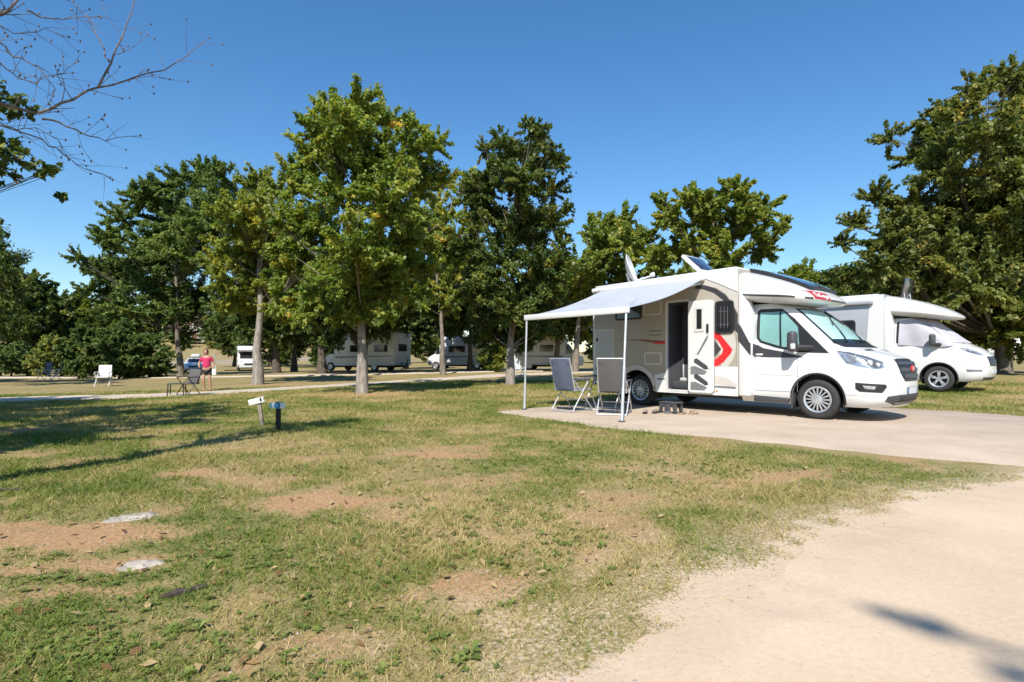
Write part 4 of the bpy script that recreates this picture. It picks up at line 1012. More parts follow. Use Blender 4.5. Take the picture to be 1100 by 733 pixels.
def pxlobes(base, Y, L, seed, depth=1.0, scale=.98):
    """lobes given where they are seen; each gets a depth of its own inside the crown"""
    rr = random.Random(seed); out = []
    pm_ = FPX/Y; cx = sum(l[0] for l in L)/len(L); hw = max(abs(l[0]-cx)+l[2] for l in L)/pm_
    for px, py, pr in L:
        q = min(.98, abs(px-cx)/pm_/hw); dy = rr.uniform(-1, 1)*hw*math.sqrt(1-q*q)*.75*depth
        p = at(px, py, Y+dy); r = pr/pm_*scale*(1+dy/Y)
        out.append((p.x-base[0], p.y-base[1], p.z-base[2], r))
    return out
def fill(L, n_, seed, jit=.45):
    """more lobes between and behind the outlined ones"""
    rr = random.Random(seed); out = list(L)
    cx = sum(l[0] for l in L)/len(L); cy = sum(l[1] for l in L)/len(L)
    for _ in range(n_):
        a = rr.choice(L); t = rr.random()*.75; out.append((a[0]+(cx-a[0])*t+rr.gauss(0, jit), a[1]+(cy-a[1])*t+rr.gauss(0, jit)+rr.uniform(-.5, 1.5), a[2]+rr.gauss(0, jit*.6), a[3]*rr.uniform(.7, 1.1)))
    return out
def tbase(px, Y): x = (px-550)/FPX*Y; return (x, Y, G(x, Y)-.02)

b = tbase(389, 17.2)
LA = pxlobes(b, 17.2, [(385,112,22),(352,122,20),(415,130,25),(345,160,28),(388,165,32),(438,160,28),(468,152,16),(320,200,28),(365,210,32),(415,212,30),(452,200,24),(482,232,14),(330,248,36),(380,262,34),(430,262,32),(460,285,24),(348,298,28),(402,302,30),(312,285,24),(300,240,14),(300,318,18),(328,335,14),(430,300,26),(450,318,16),(415,335,14),(368,335,14),(375,135,22),(425,180,24),(385,322,18),(345,325,14),(330,180,18),(440,235,20)], 1)
make_tree('broadleaf_tree', 'tallest yellow-green tree, its pale forked trunk before the boxy white motorhome', b, fill(LA, 34, 5), .165, 'leaf_walnut', M['bark_pale'], .155, 60, 11, fork=1.9, bare=1, tint=.40, tsp=.17, limb=.32, lowlimb=3.6)
b = tbase(277, 26.5)
LB = pxlobes(b, 26.5, [(265,198,16),(300,205,20),(255,232,22),(290,238,26),(250,272,24),(285,282,26),(320,318,15),(240,298,18),(310,262,24),(275,308,20),(232,280,14),(325,290,18),(240,322,14),(295,330,14),(262,328,14),(312,305,16)], 2)
make_tree('broadleaf_tree', 'yellowish tree with thick pale trunk beside the path, right of the person in pink', b, fill(LB, 24, 6, .6), .23, 'leaf_yellow', M['bark_pale'], .19, 62, 12, fork=3.4, bare=2, tint=.36, tsp=.16, lowlimb=5.0)
b = tbase(194, 42)
LC = pxlobes(b, 42, [(200,197,22),(238,187,18),(160,207,22),(132,235,20),(180,232,28),(225,230,28),(115,258,16),(150,268,28),(200,272,30),(240,268,24),(122,298,24),(165,308,28),(210,312,26),(248,318,18),(102,288,13),(140,332,18),(185,335,18),(255,215,18),(262,250,18),(120,325,18),(205,340,18),(235,335,16),(165,345,14),(100,310,14)], 3)
make_tree('locust_tree', 'wide blue-green feathery tree standing just beyond the silver estate car', b, fill(LC, 34, 7, .9), .21, 'leaf_locust', M['bark_mid'], .27, 95, 13, fork=4.0, tint=.45, tsp=.16, droop=.1, flat=.5)
b = tbase(548, 21.8)
LD = pxlobes(b, 21.8, [(580,140,13),(590,162,12),(545,162,20),(600,172,10),(560,190,26),(525,188,20),(592,205,18),(515,222,22),(550,235,30),(590,240,24),(505,262,20),(540,280,32),(580,288,28),(512,310,24),(555,328,32),(595,332,22),(520,348,22),(560,360,20),(572,170,16),(600,262,14),(610,225,10),(537,150,12),(580,355,16)], 4)
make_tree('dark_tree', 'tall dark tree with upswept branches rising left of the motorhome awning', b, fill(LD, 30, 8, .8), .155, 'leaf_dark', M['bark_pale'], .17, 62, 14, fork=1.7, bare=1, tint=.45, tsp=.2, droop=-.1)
b = tbase(476, 35)
LE = pxlobes(b, 35, [(470,228,20),(500,212,17),(455,258,20),(488,262,20),(466,295,22),(500,290,20),(446,315,15),(482,320,14),(478,195,14),(510,240,14)], 5)
make_tree('slender_tree', 'slender yellowing tree with a bare leaning pinkish trunk by the path', b, fill(LE, 12, 9, .9), .165, 'leaf_yellow', M['bark_mid'], .27, 70, 15, fork=4.2, tint=.42, tsp=.17, lean=(-.8, 0))
b = tbase(617, 38)
LF = pxlobes(b, 38, [(640,252,16),(670,240,18),(652,275,24),(690,262,20),(622,290,22),(680,300,24),(640,312,24),(610,322,15),(706,290,18),(630,340,16)], 6)
make_tree('broadleaf_tree', 'green tree behind the satellite dish, trunk seen under the awning', b, fill(LF, 14, 10, 1.1), .24, 'leaf_yellow', M['bark_mid'], .30, 85, 16, fork=3, tint=.25, tsp=.15)
b = tbase(765, 36)
LG = pxlobes(b, 36, [(742,215,16),(790,205,15),(820,222,16),(718,230,13),(760,238,22),(800,248,22),(838,245,9),(735,265,24),(780,278,24),(820,268,16),(700,278,18),(750,300,20),(708,214,8),(775,212,10),(805,228,14),(845,235,6),(790,310,22),(720,310,20)], 7)
make_tree('broadleaf_tree', 'loose yellow-green tree rising behind the open roof hatch of the motorhome', b, fill(LG, 14, 11, 1.0), .26, 'leaf_yellow', M['bark_mid'], .30, 75, 17, fork=2.6, tint=.30, tsp=.16)
b = tbase(1079, 26)
LH = pxlobes(b, 26, [(1062,92,13),(1090,108,18),(1032,118,20),(1000,140,18),(1060,140,34),(1100,150,36),(982,168,18),(1020,182,34),(1075,200,40),(942,212,18),(980,218,30),(1030,243,40),(1090,260,40),(918,240,15),(950,258,26),(1000,283,36),(1050,298,40),(1100,318,34),(962,298,22),(1020,326,28),(1066,335,22),(1150,200,55),(1150,290,50),(1150,150,34),(1180,240,50),(905,262,10),(1045,105,12),(930,300,16),(965,322,20),(1000,338,20),(1035,350,18),(1095,345,24),(985,315,24),(1060,360,14),(1120,350,30),(945,285,22)], 8)
make_tree('chestnut_tree', 'massive dark olive tree towering at the right edge above the second motorhome', b, fill(LH, 62, 12, .7), .27, 'leaf_olive', M['bark_mid'], .22, 105, 18, fork=2.2, tint=.42, tsp=.17, nclu=26)

# dark row behind the middle of the meadow
def round_lobes(w_, z0, z1, n_, seed, d_=None):
    rr = random.Random(seed); out = []
    for _ in range(n_):
        t = rr.random(); z = z0+(z1-z0)*t; k = math.sin(math.pi*min(1, .18+.78*t))*w_; a = rr.random()*6.283; q = math.sqrt(rr.random())
        out.append((k*q*math.cos(a), (d_ or w_)/w_*k*q*math.sin(a), z, w_*rr.uniform(.26, .42)))
    return out
row = [(391,37.5,3.9,8.5,.26,'dark tree added behind the trunk of the tallest tree to shade the boxy motorhome'),(297,44,3.0,9.5,.30,'dark shady tree left of the boxy white motorhome, second trunk right of the path tree'),(316,47,2.6,9,.26,'dark shady tree with a thin straight trunk, nearest on the left to the boxy motorhome'),(346,38.5,2.6,8.5,.32,'dark tree whose trunk stands against the left end of the boxy white motorhome'),  # first tree is added, trunk hidden, to dapple the boxy motorhome with shade
       (436,52,3.2,9.5,.24,'dark round tree filling the gap right of the tallest tree'),(505,42,3.0,9.0,.22,'dark tree in front of the shaded caravan, left of the upswept dark tree'),(598,40.5,3.3,8.5,.25,'dark tree over the shaded camper seen under the awning'),
       (252,78,3.6,9.0,.26,'dark leafy tree beyond the alcove camper with its awning out')]
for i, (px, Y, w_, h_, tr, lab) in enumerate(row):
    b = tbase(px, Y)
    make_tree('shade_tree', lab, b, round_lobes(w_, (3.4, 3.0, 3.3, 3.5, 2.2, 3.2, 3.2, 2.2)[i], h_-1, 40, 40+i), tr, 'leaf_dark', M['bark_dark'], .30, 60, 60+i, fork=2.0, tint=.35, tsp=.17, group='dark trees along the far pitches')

# trees of the far edge: three kinds, each copied with its parts
far_specs = [('leaf_dark', 4.0, 9.5, .34), ('leaf_yellow', 3.6, 8.5, .22), ('leaf_locust', 4.4, 10.5, .42)]
protos = []
for i, (lf, w_, h_, tn) in enumerate(far_specs):
    protos.append((lf, w_, h_, tn, i))
FAR = [  # px, distance, kind, scale, label
 (30,62,0,1.15,'dark bushy tree at the far left, behind the pair of dark chairs'),(-35,58,2,1.05,'blue-green tree at the left edge behind the shaded camper'),(78,70,1,1.2,'yellow-green tree between dark trees at the far left'),(120,66,0,.82,'dark tree behind the clipped bushes on the left'),
 (290,76,2,1.0,'tall blue-green tree far behind the alcove camper'),(340,72,0,1.1,'dark tree far behind the tallest yellow-green tree'),(395,75,1,1.0,'pale green tree far behind the boxy motorhome'),(462,78,2,.95,'blue-green tree far behind the slender leaning trunk'),
 (540,72,0,1.0,'dark tree far behind the upswept tree'),(585,80,1,1.0,'pale green tree far behind the front bar of the awning'),(655,66,0,.95,'dark tree low behind the satellite dish'),(720,70,2,.9,'blue-green tree low behind the motorhome roof'),
 (862,60,1,1.15,'yellow-green tree just right of the loose tree, above the roof window'),(900,58,0,1.12,'dark tree above the red badge of the motorhome'),(838,74,0,1.15,'small dark tree between the loose tree and the roof cap'),(935,62,1,1.2,'pale green tree above the second motorhome'),(1010,72,0,.9,'dark tree behind the solar panel of the second motorhome'),(1130,64,2,.8,'blue-green tree at the right edge behind the caravan'),(1180,56,0,.9,'dark tree beyond the right edge of the caravan'),(1050,80,1,.9,'pale tree far behind the caravan')]
made = {}
for i, (px, Y, k, s, lab) in enumerate(FAR):
    b = tbase(px, Y)
    if k not in made:
        lf, w_, h_, tn = far_specs[k]
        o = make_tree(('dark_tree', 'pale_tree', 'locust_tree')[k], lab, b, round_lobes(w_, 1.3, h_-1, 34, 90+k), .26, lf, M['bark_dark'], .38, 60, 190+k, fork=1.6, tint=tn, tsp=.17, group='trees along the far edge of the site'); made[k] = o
    else:
        o = copy_tree(made[k]); o.location = b; o['label'] = lab
    o.scale = (s, s, s*(1+.08*math.sin(i*2.3))); o.rotation_euler = (0, 0, i*1.9)

# clipped leafy bushes on the left and by the pitches
BUSH = [(92,36,1.5,3.4,'tall leafy bush behind the white lounge chair, left of its neighbour'),(128,35,1.5,3.3,'dense bush in the middle of the row behind the white lounge chair'),(160,37,1.6,3.1,'dense dark bush right in the row, next to the locust trunk'),(60,40,1.6,3.0,'brownish bush left in the row, behind the dark chairs'),(530,39,1.0,2.2,'small bright green bush between the shaded caravan and the upswept tree'),(12,42,1.7,2.6,'shaded bush beside the left camper')]
for i, (px, Y, w_, h_, lab) in enumerate(BUSH):
    b = tbase(px, Y)
    make_tree('leafy_bush', lab, b, round_lobes(w_, .35, h_-.4, 24, 130+i), .07, ('leaf_locust', 'leaf_yellow')[i == 4], M['bark_dark'], .20, 45, 230+i, fork=.3, twigs=3, tint=(.35, .35, .35, .75, .3, .3)[i], tsp=.16, group='bushes between the pitches', cat='bush')

# ---- bare tree left of the camera: only its dead branches reach into view, and their shadow on the grass
def dead_tree():
    base = Vector((-5.35, 3.0, 0)); base.z = G(base.x, base.y)-.02
    root = thing('bare_tree', 'bare dead-wood branches with knobbly twigs reaching in at the upper left', 'tree', base)
    rr = random.Random(3); m = MB()
    def rel(p): return Vector(p)-base
    T = [Vector((0, 0, -.1)), Vector((.10, .04, .7)), Vector((.22, .02, 1.5)), Vector((.38, .06, 2.3)), Vector((.58, .05, 3.0)), Vector((.62, .1, 4.0)), Vector((.66, .1, 5.0)), Vector((.95, .1, 6.0)), Vector((1.4, .1, 6.8))]
    m.tube(T, [.21, .17, .155, .145, .13, .11, .085, .05, .015], M['bark_dead'], 10)
    def twig(p, d, l, r, dep):
        pts = [p]; q = p
        for i in range(4):
            d = (d+Vector((rr.gauss(0, .16), rr.gauss(0, .16), rr.gauss(.02, .14)))).normalized(); q = q+d*l/4; pts.append(q)
        m.tube(pts, [r, r*.85, r*.7, r*.55, r*.4], M['bark_dead'], 5)
        for _ in range(rr.choice((0, 1, 1))):
            m.lathe([(0, -.012), (.009, 0), (.007, .010), (0, .016)], M['bark_dead'], 6, Matrix.Translation(pts[-1]))
        if dep > 0:
            for _ in range(rr.choice((1, 2, 2))):
                k = rr.choice((1, 2, 3)); twig(pts[k], (d+Vector((rr.gauss(0, .7), rr.gauss(0, .7), rr.gauss(.1, .5)))).normalized(), l*rr.uniform(.35, .65), r*.55, dep-1)
    BR = [  # seen path, distance at start and end, radius at start
     ([(40,122),(79,106),(104,95),(149,83),(191,68),(225,41)], 5.2, 6.0, .024, Vector((-4.76, 3.05, 3.0))),
     ([(104,95),(119,68),(131,41),(142,9),(143,-20)], 5.4, 5.8, .015, None),
     ([(119,68),(108,45),(95,20),(79,2)], 5.5, 5.7, .010, None),
     ([(-20,24),(0,16),(20,2),(42,-18)], 5.0, 5.1, .035, Vector((-4.76, 3.05, 4.0))),
     ([(0,45),(14,59),(41,72),(59,95),(52,112)], 4.9, 5.2, .014, Vector((-4.76, 3.05, 3.7))),
     ([(45,128),(63,131),(90,144),(113,151),(151,146)], 5.2, 5.7, .014, None),
     ([(45,149),(68,167),(90,180),(121,194)], 5.1, 5.6, .012, Vector((-4.76, 3.05, 2.8))),
     ([(27,9),(45,20),(81,20),(106,18)], 5.1, 5.5, .011, None),
     ([(0,70),(20,84),(38,88),(66,78),(84,66)], 5.0, 5.4, .010, Vector((-4.76, 3.05, 3.5))),
     ([(0,132),(18,140),(38,136),(62,150),(74,172)], 4.9, 5.3, .010, Vector((-4.76, 3.05, 2.7))),
     ([(0,30),(22,36),(48,32),(74,40)], 5.0, 5.3, .009, Vector((-4.76, 3.05, 4.2)))]
    for P, y0, y1, r0, st in BR:
        pts = [rel(at(px, py, y0+(y1-y0)*i/(len(P)-1))) for i, (px, py) in enumerate(P)]
        if st is not None:
            s0 = rel(st); s0 = Vector((s0.x, s0.y, s0.z)); pts = [s0, s0.lerp(pts[0], .5)+Vector((0, 0, .06))]+pts
        fine = []
        for a, c in zip(pts, pts[1:]):
            for k in range(3): fine.append(a.lerp(c, k/3)+Vector((rr.gauss(0, .008), rr.gauss(0, .008), rr.gauss(0, .008))))
        fine.append(pts[-1]); nn = len(fine); Rr = [max(.0028, .78*r0*(1-.85*i/(nn-1))*(1.6 if (st is not None and i < 2) else 1)) for i in range(nn)]
        m.tube(fine, Rr, M['bark_dead'], 7)
        m.lathe([(0, -.012), (.010, 0), (.007, .012), (0, .016)], M['bark_dead'], 6, Matrix.Translation(fine[-1]))
        for i in range(4, nn-1):
            if rr.random() < .97:
                d = (fine[i+1]-fine[i]).normalized(); twig(fine[i], (d+Vector((rr.gauss(0, .8), rr.gauss(0, .7), rr.gauss(.15, .6)))).normalized(), rr.uniform(.12, .42), max(.0026, Rr[i]*.4), 1 if Rr[i] > .006 else 0)
    # high branches out of view that throw the long shadow
    for d_, l, r in ((Vector((.5, .6, .55)), 2.2, .05), (Vector((-.4, .3, .8)), 1.8, .04), (Vector((.7, .2, .5)), 1.4, .03)): twig(T[5], d_.normalized(), l, r, 2)
    for d_, l, r in ((Vector((.55, .5, .5)), 1.6, .035), (Vector((.2, .9, .3)), 1.5, .03)): twig(T[6], d_.normalized(), l, r, 2)
    m.build('trunk', root, 60)
    C = [(.62, .1, 4.3), (.7, -.05, 4.7), (.66, .15, 5.1), (.9, .1, 5.6), (.75, .2, 5.9), (1.15, .05, 6.3), (1.3, .2, 6.7), (.5, .1, 3.5), (1.0, .4, 6.2), (.45, 0, 6.4)]
    V, F, T_ = leaves(np.array(C), np.array([.28, .22, .25, .3, .25, .28, .25, .2, .25, .2]), 40, .14, np.random.default_rng(4), .45, .2)
    pymesh('crown', V, F, M['leaf_dark'], root, T_); return root
dead_tree()

# leafy tree left of the frame: a few hanging boughs come into view, its crown shades the grass at the left
def left_tree():
    base = Vector((-11.4, 5.6, 0)); base.z = G(base.x, base.y)-.02
    rr = random.Random(12)
    L_ = []
    for px, py, pr in [(10,108,18),(30,116,12),(14,128,14),(4,172,16),(22,172,15),(36,182,12),(48,184,9),(12,190,10),(-10,140,20),(58,182,8),(66,212,6),(4,150,14),(-14,178,22),(-30,120,30),(-40,170,28),(-60,250,40)]:
        p = at(px, py, 8.6+rr.uniform(-.3, .6)); L_.append((p.x-base.x, p.y-base.y, p.z-base.z, pr/FPX*8.8))
    for _ in range(60):
        a = rr.random()*6.28; q = 3.9*math.sqrt(rr.random()); x = base.x+1.0+q*math.cos(a); y = base.y-1.4+q*math.sin(a)*.85; z = rr.uniform(3.0, 6.6)
        if x > -.926*y-1.0: continue
        L_.append((x-base.x, y-base.y, z, rr.uniform(.7, 1.05)))
    make_tree('broadleaf_tree', 'dark leafy boughs hanging in at the left edge below the bare branches', base, L_, .22, 'leaf_dark', M['bark_dark'], .17, 44, 33, fork=2.0, tint=.4, tsp=.15, droop=.7, nclu=10, limb=.10, limbs=(0, 9))
left_tree()
b = (-16.2, 7.5, G(-16.2, 7.5)-.02)
make_tree('broadleaf_tree', 'shady tree beyond the left edge whose crown darkens the grass before the path', b, round_lobes(4.0, 2.8, 8.0, 44, 77), .24, 'leaf_dark', M['bark_dark'], .22, 60, 78, fork=2.2, tint=.4, tsp=.15)
b = tbase(-42, 25)
make_tree('broadleaf_tree', 'dark leafy tree added at the left edge so its crown shades the camper', b, fill(pxlobes(b, 25, [(-20,285,26),(4,278,14),(-45,265,36),(-5,305,22),(14,292,10),(-40,310,36),(-80,290,45),(-70,240,40),(10,315,10),(-30,335,22)], 21), 8, 22), .2, 'leaf_dark', M['bark_dark'], .2, 50, 79, fork=2.2, tint=.4, tsp=.15)  # added to shade the camper; its crown edge doubles as the overhanging leaf clump
# tree behind the camera whose branch tips shade the sand at the lower right
def rear_tree():
    base = Vector((6.5, -9.5, 0)); base.z = G(base.x, base.y)-.02
    L_ = []; k = 1/math.tan(R(SUN_EL))
    for gx_, gy_, z, r in [(1.60,2.34,10.6,.055),(1.69,2.22,10.8,.05),(1.72,1.90,10.5,.07),(2.9,.9,10.4,.2),(3.4,.6,11,.5),(4.2,.4,11,.7),(5.6,.7,11,.7),(3.4,-.2,11,.9),(5,-.4,11.2,1.1),(6.5,0,10.5,1.2),(6,-1,10.5,1.3),(4,-1.4,11,1.2),(5,-2.5,9.5,1.4),(7,-2.2,9,1.4)]:
        l = z*k; L_.append((gx_-math.sin(R(SUN_AZ))*l-base.x, gy_-math.cos(R(SUN_AZ))*l-base.y, z-base.z, r))
    make_tree('broadleaf_tree', 'tree whose branch tips shade the sand at the lower right', base, L_, .22, 'leaf_walnut', M['bark_mid'], .15, 22, 34, fork=4.2, nclu=8, limb=.1)
rear_tree()

# wooded rise far off
def far_wood():
    r_ = np.random.default_rng(5); n_ = 1500
    X = r_.uniform(-260, -20, n_); Y = r_.uniform(120, 230, n_); keep = (hgt(X, Y) > 3.0) | (Y > 200); X, Y = X[keep], Y[keep]
    C = np.column_stack([X, Y, hgt(X, Y)+2.2]); Rr = r_.uniform(1.8, 3.4, len(X))
    V, F, T = leaves(C, Rr, 55, 1.3, r_, .35, .2, .2, .8)
    o = pymesh('distant_wood', V, F, M['leaf_dark'], None, T); tag(o, kind='stuff'); o['label'] = 'distant wood covering the low hill on the left'
far_wood()
# ------------------------------------------------------------------ the second motorhome and the far vehicles
VANB = [(.28, .90, .90, .50, 2.6), (.36, .99, .95, .55, 2.7), (.5, 1.03, .99, .58, 2.7), (.7, 1.035, 1.0, .60, 2.7), (.86, 1.01, 1.0, .60, 2.6), (.98, .965, .995, .58, 2.5), (1.08, .89, .985, .56, 2.4), (1.17, .78, .975, .52, 2.3), (1.25, .64, .965, .48, 2.2), (1.32, .50, .955, .44, 2.2),
        (1.40, .38, .945, .40, 2.2), (1.6, .15, .92, .36, 2.3), (1.85, -.15, .88, .34, 2.4), (1.98, -.30, .84, .32, 2.5), (2.06, -.45, .79, .32, 2.5)]
def second_motorhome():
    Yw = 15.2; xw = (1008-550)/FPX*Yw
    root0 = (xw+1.0*math.sin(-RVA)*1.0, Yw+1.0*math.cos(RVA)); gx_, gy_ = root0
    root = thing('motorhome', 'white and silver motorhome with pale fabric over its windscreen, parked by the big tree', 'motorhome', (gx_, gy_, G(gx_, gy_)+.01), RVA-.0)
    HW = 1.14; nb = flat_side(-1, HW)
    m = MB(); m.prism([(-4.9, .42), (-4.9, 2.66), (-4.8, 2.72), (-1.25, 2.78), (-1.25, .33), (-3.4, .33), (-4.2, .42)], -HW, HW, M['silver_panel'], .03, seg=3)
    body = m.build('body', root); cut(body, [cyl_cutter(-3.75, .36, .43, -1.3, -.72), cyl_cutter(-3.75, .36, .43, .72, 1.3)])
    for s in (-1, 1): liner(root, -3.75, .36, .428, s*1.13, s*.74)
    m = MB()
    for s in (-1, 1):
        fn = flat_side(s, HW)
        m.drape([(-4.85, 2.46), (-1.9, 2.50), (-1.252, 2.50), (-1.252, 2.76), (-4.8, 2.70)], fn, .014, M['white'], .016, .4)
        m.drape([(-1.75, .36), (-1.252, .36), (-1.252, 2.5), (-1.62, 2.5)], fn, .012, M['white'], .014, .3); m.drape([(-3.2, .36), (-1.75, .36), (-1.74, .75), (-3.2, .75)], fn, .010, M['white'], .012, .3)
    m.box((-3.1, 0, 2.77), (3.4, 2.2, .06), M['white'], .025); m.build('body_moulding', root)
    def win(x0, z0, x1, z1):
        m = MB(); m.drape(rrect(x0+.02, z0+.02, x1-.02, z1-.02, .05), nb, .02, M['darkglass'], .012, .3); w_ = m.build('window', root)
        m = MB(); ringpoly(m, x0, z0, x1, z1, .09, .06, nb, .028, M['black'], .03); m.box(((x0+x1)/2, -HW-.024, (z0+z1)/2), (.05, .02, z1-z0-.06), M['black'], .004); m.build('frame', w_)
    win(-2.75, 1.52, -1.98, 2.06); win(-4.3, 1.5, -3.3, 2.0)
    m = MB(); m.drape(rrect(-3.05, 1.95, -2.80, 2.28, .03), nb, .015, M['white'], .015, .3); m.build('vent_hatch', root)
    m = MB(); m.box((-3.1, -HW-.06, 2.56), (3.2, .12, .12), M['silver_panel'], .04); m.build('awning_case', root)
    cab = Shell(VANB, -1.26); cs = lambda x, z, off: cab.side(-1, x, z, off); cf = lambda y, z, off: cab.front(y, z, off)
    c_ = cab.mesh([.28, .32, .36, .43, .5, .6, .7, .78, .86, .92, .98, 1.03, 1.08, 1.12, 1.17, 1.21, 1.25, 1.29, 1.32, 1.36, 1.40, 1.5, 1.6, 1.7, 1.85, 1.92, 1.98, 2.06], M['white'], 12, 16).build('cab', root, 40)
    cut(c_, [cyl_cutter(0, .37, .41, -1.3, -.7), cyl_cutter(0, .37, .41, .7, 1.3)])
    for s in (-1, 1): liner(root, 0, .37, .408, s*.98, s*.72)
    m = MB(); m.drape(arcpts(0, .37, .435, -8, 188, 24)+arcpts(0, .37, .405, 188, -8, 24), cs, .012, M['black'], .04, .12); m.build('wheel_arch_trim', root)
    for wx in (0, -3.75):
        for s in (-1, 1): wheel(root, wx, s*.885, .345, s, style='alloy')
    for s in (-1, 1):
        m = MB(); m.prism([(-1.26, .34), (-1.06, .34), (-1.02, .60), (-1.02, 1.75), (-1.10, 2.3), (-1.26, 2.5)], s*1.135, s*.85, M['white'], .03, seg=3); m.build('cab_surround', root)
    # fabric over screen and side windows
    m = MB(); n_ = 16
    wob = lambda u, v, off: None
    def cff(y, z, off): return cab.front(y, z, off+.012*math.sin(y*9+z*5)+.008*math.sin(y*23))
    m.drape([(-.90+1.80*i/n_, 1.33) for i in range(n_+1)]+[(.74-1.48*i/n_, 2.02) for i in range(n_+1)], cff, .035, M['fabricwhite'], .03, .05)
    def css(x, z, off): return cab.side(-1, x, z, off+.014*math.sin(x*11+z*4)+.01*math.sin(x*5-z*9))
    m.drape([(-.93, 1.30), (-.93, 2.0), (-.50, 2.02), (-.22, 1.80), (.05, 1.52), (.32, 1.26), (.1, 1.22), (-.4, 1.24)], css, .035, M['fabricwhite'], .03, .06); m.build('windscreen_cover', root)
    m = MB(); m.drape([(-1.0, 1.35), (-.94, 1.33), (-.94, 1.98), (-1.0, 1.95)], cs, .008, M['black'], .01, .1); m.build('side_window', root)
    m = MB(); m.box((-.10, -1.17, 1.42), (.14, .20, .32), M['dark'], .06, seg=3); m.tube([(.05, -.92, 1.28), (-.02, -1.04, 1.28), (-.08, -1.13, 1.30)], [.07, .05, .045], M['black'], 8); m.build('mirror', root)
    for sg in (-1, 1):
        fs = lambda x, z, off, sg=sg: cab.side(sg, x, z, off)
        hl = [(.42, 1.20), (.56, 1.19), (.78, 1.09), (.90, 1.0), (.86, .98), (.62, 1.07)]
        m = MB(); m.drape(hl, fs, .006, M['lamp'], .02, .05); h_ = m.build('headlight', root)
        m = MB(); m.drape([(.55, 1.15), (.76, 1.065), (.80, 1.03), (.62, 1.09)], fs, .010, M['dark'], .006, .05); m.build('reflector', h_)
        m = MB(); m.drape([(.60, .62), (.90, .61), (.90, .56), (.62, .55)], fs, .006, M['greydecal'], .01, .05); m.build('fog_lamp', root)
        m = MB(); m.drape([(.58, .86), (.8, .85), (.8, .79), (.60, .79)], fs, .004, M['offwhite'], .01, .05); m.build('indicator', root)
    m = MB(); m.drape([(-.48, .96), (.48, .96), (.44, .70), (-.44, .70)], cf, .005, M['black'], .012, .06); g_ = m.build('grille', root)
    m = MB()
    for z in (.76, .83, .90): m.drape([(-.44, z-.018), (.44, z-.018), (.44, z+.018), (-.44, z+.018)], cf, .016, M['dark'], .012, .06)
    m.build('grille_bar', g_)
    m = MB(); m.drape([(-.26, .60), (.26, .60), (.26, .49), (-.26, .49)], cf, .012, M['plate'], .012, .06); m.build('number_plate', root)
    m = MB(); m.drape([(-.7, .40), (.7, .40), (.66, .32), (-.66, .32)], cf, .008, M['dark'], .012, .06); m.build('lower_bumper', root)
    m = MB(); m.box((-2.2, 0, .32), (5.0, 1.5, .14), M['black'], .02); m.tube([(0, -.8, .34), (0, .8, .34)], .05, M['black'], 8); m.tube([(-3.75, -.8, .34), (-3.75, .8, .34)], .05, M['black'], 8); m.build('chassis', root)
    CAPL = [(2.00, .0, .84, .5, 2.5), (2.06, .30, 1.04, .7, 2.6), (2.10, .36, 1.11, .74, 2.7), (2.16, .34, 1.12, .75, 2.7), (2.26, .18, 1.10, .75, 2.5), (2.38, -.12, 1.06, .7, 2.4), (2.48, -.48, .98, .62, 2.2), (2.55, -.85, .80, .4, 2.0), (2.58, -1.02, .6, .28, 2)]
    cap = Shell(CAPL, -1.4, -.14, 0)
    cap.mesh([2.0, 2.03, 2.06, 2.08, 2.10, 2.13, 2.16, 2.21, 2.26, 2.32, 2.38, 2.43, 2.48, 2.52, 2.55, 2.58], M['white'], 8, 16).build('roof_cap', root, 50)
    m = MB(); m.box((0, 0, 0), (.62, .9, .03), M['panel'], .006, Matrix.Translation((-.95, .0, 2.98)) @ Matrix.Rotation(R(-78), 4, 'Y') ); m.tube([(-.95, -.3, 2.7), (-.98, -.3, 2.95)], .015, M['alu'], 6); m.tube([(-.95, .3, 2.7), (-.98, .3, 2.95)], .015, M['alu'], 6); m.build('solar_panel', root)
    return root
second_motorhome()

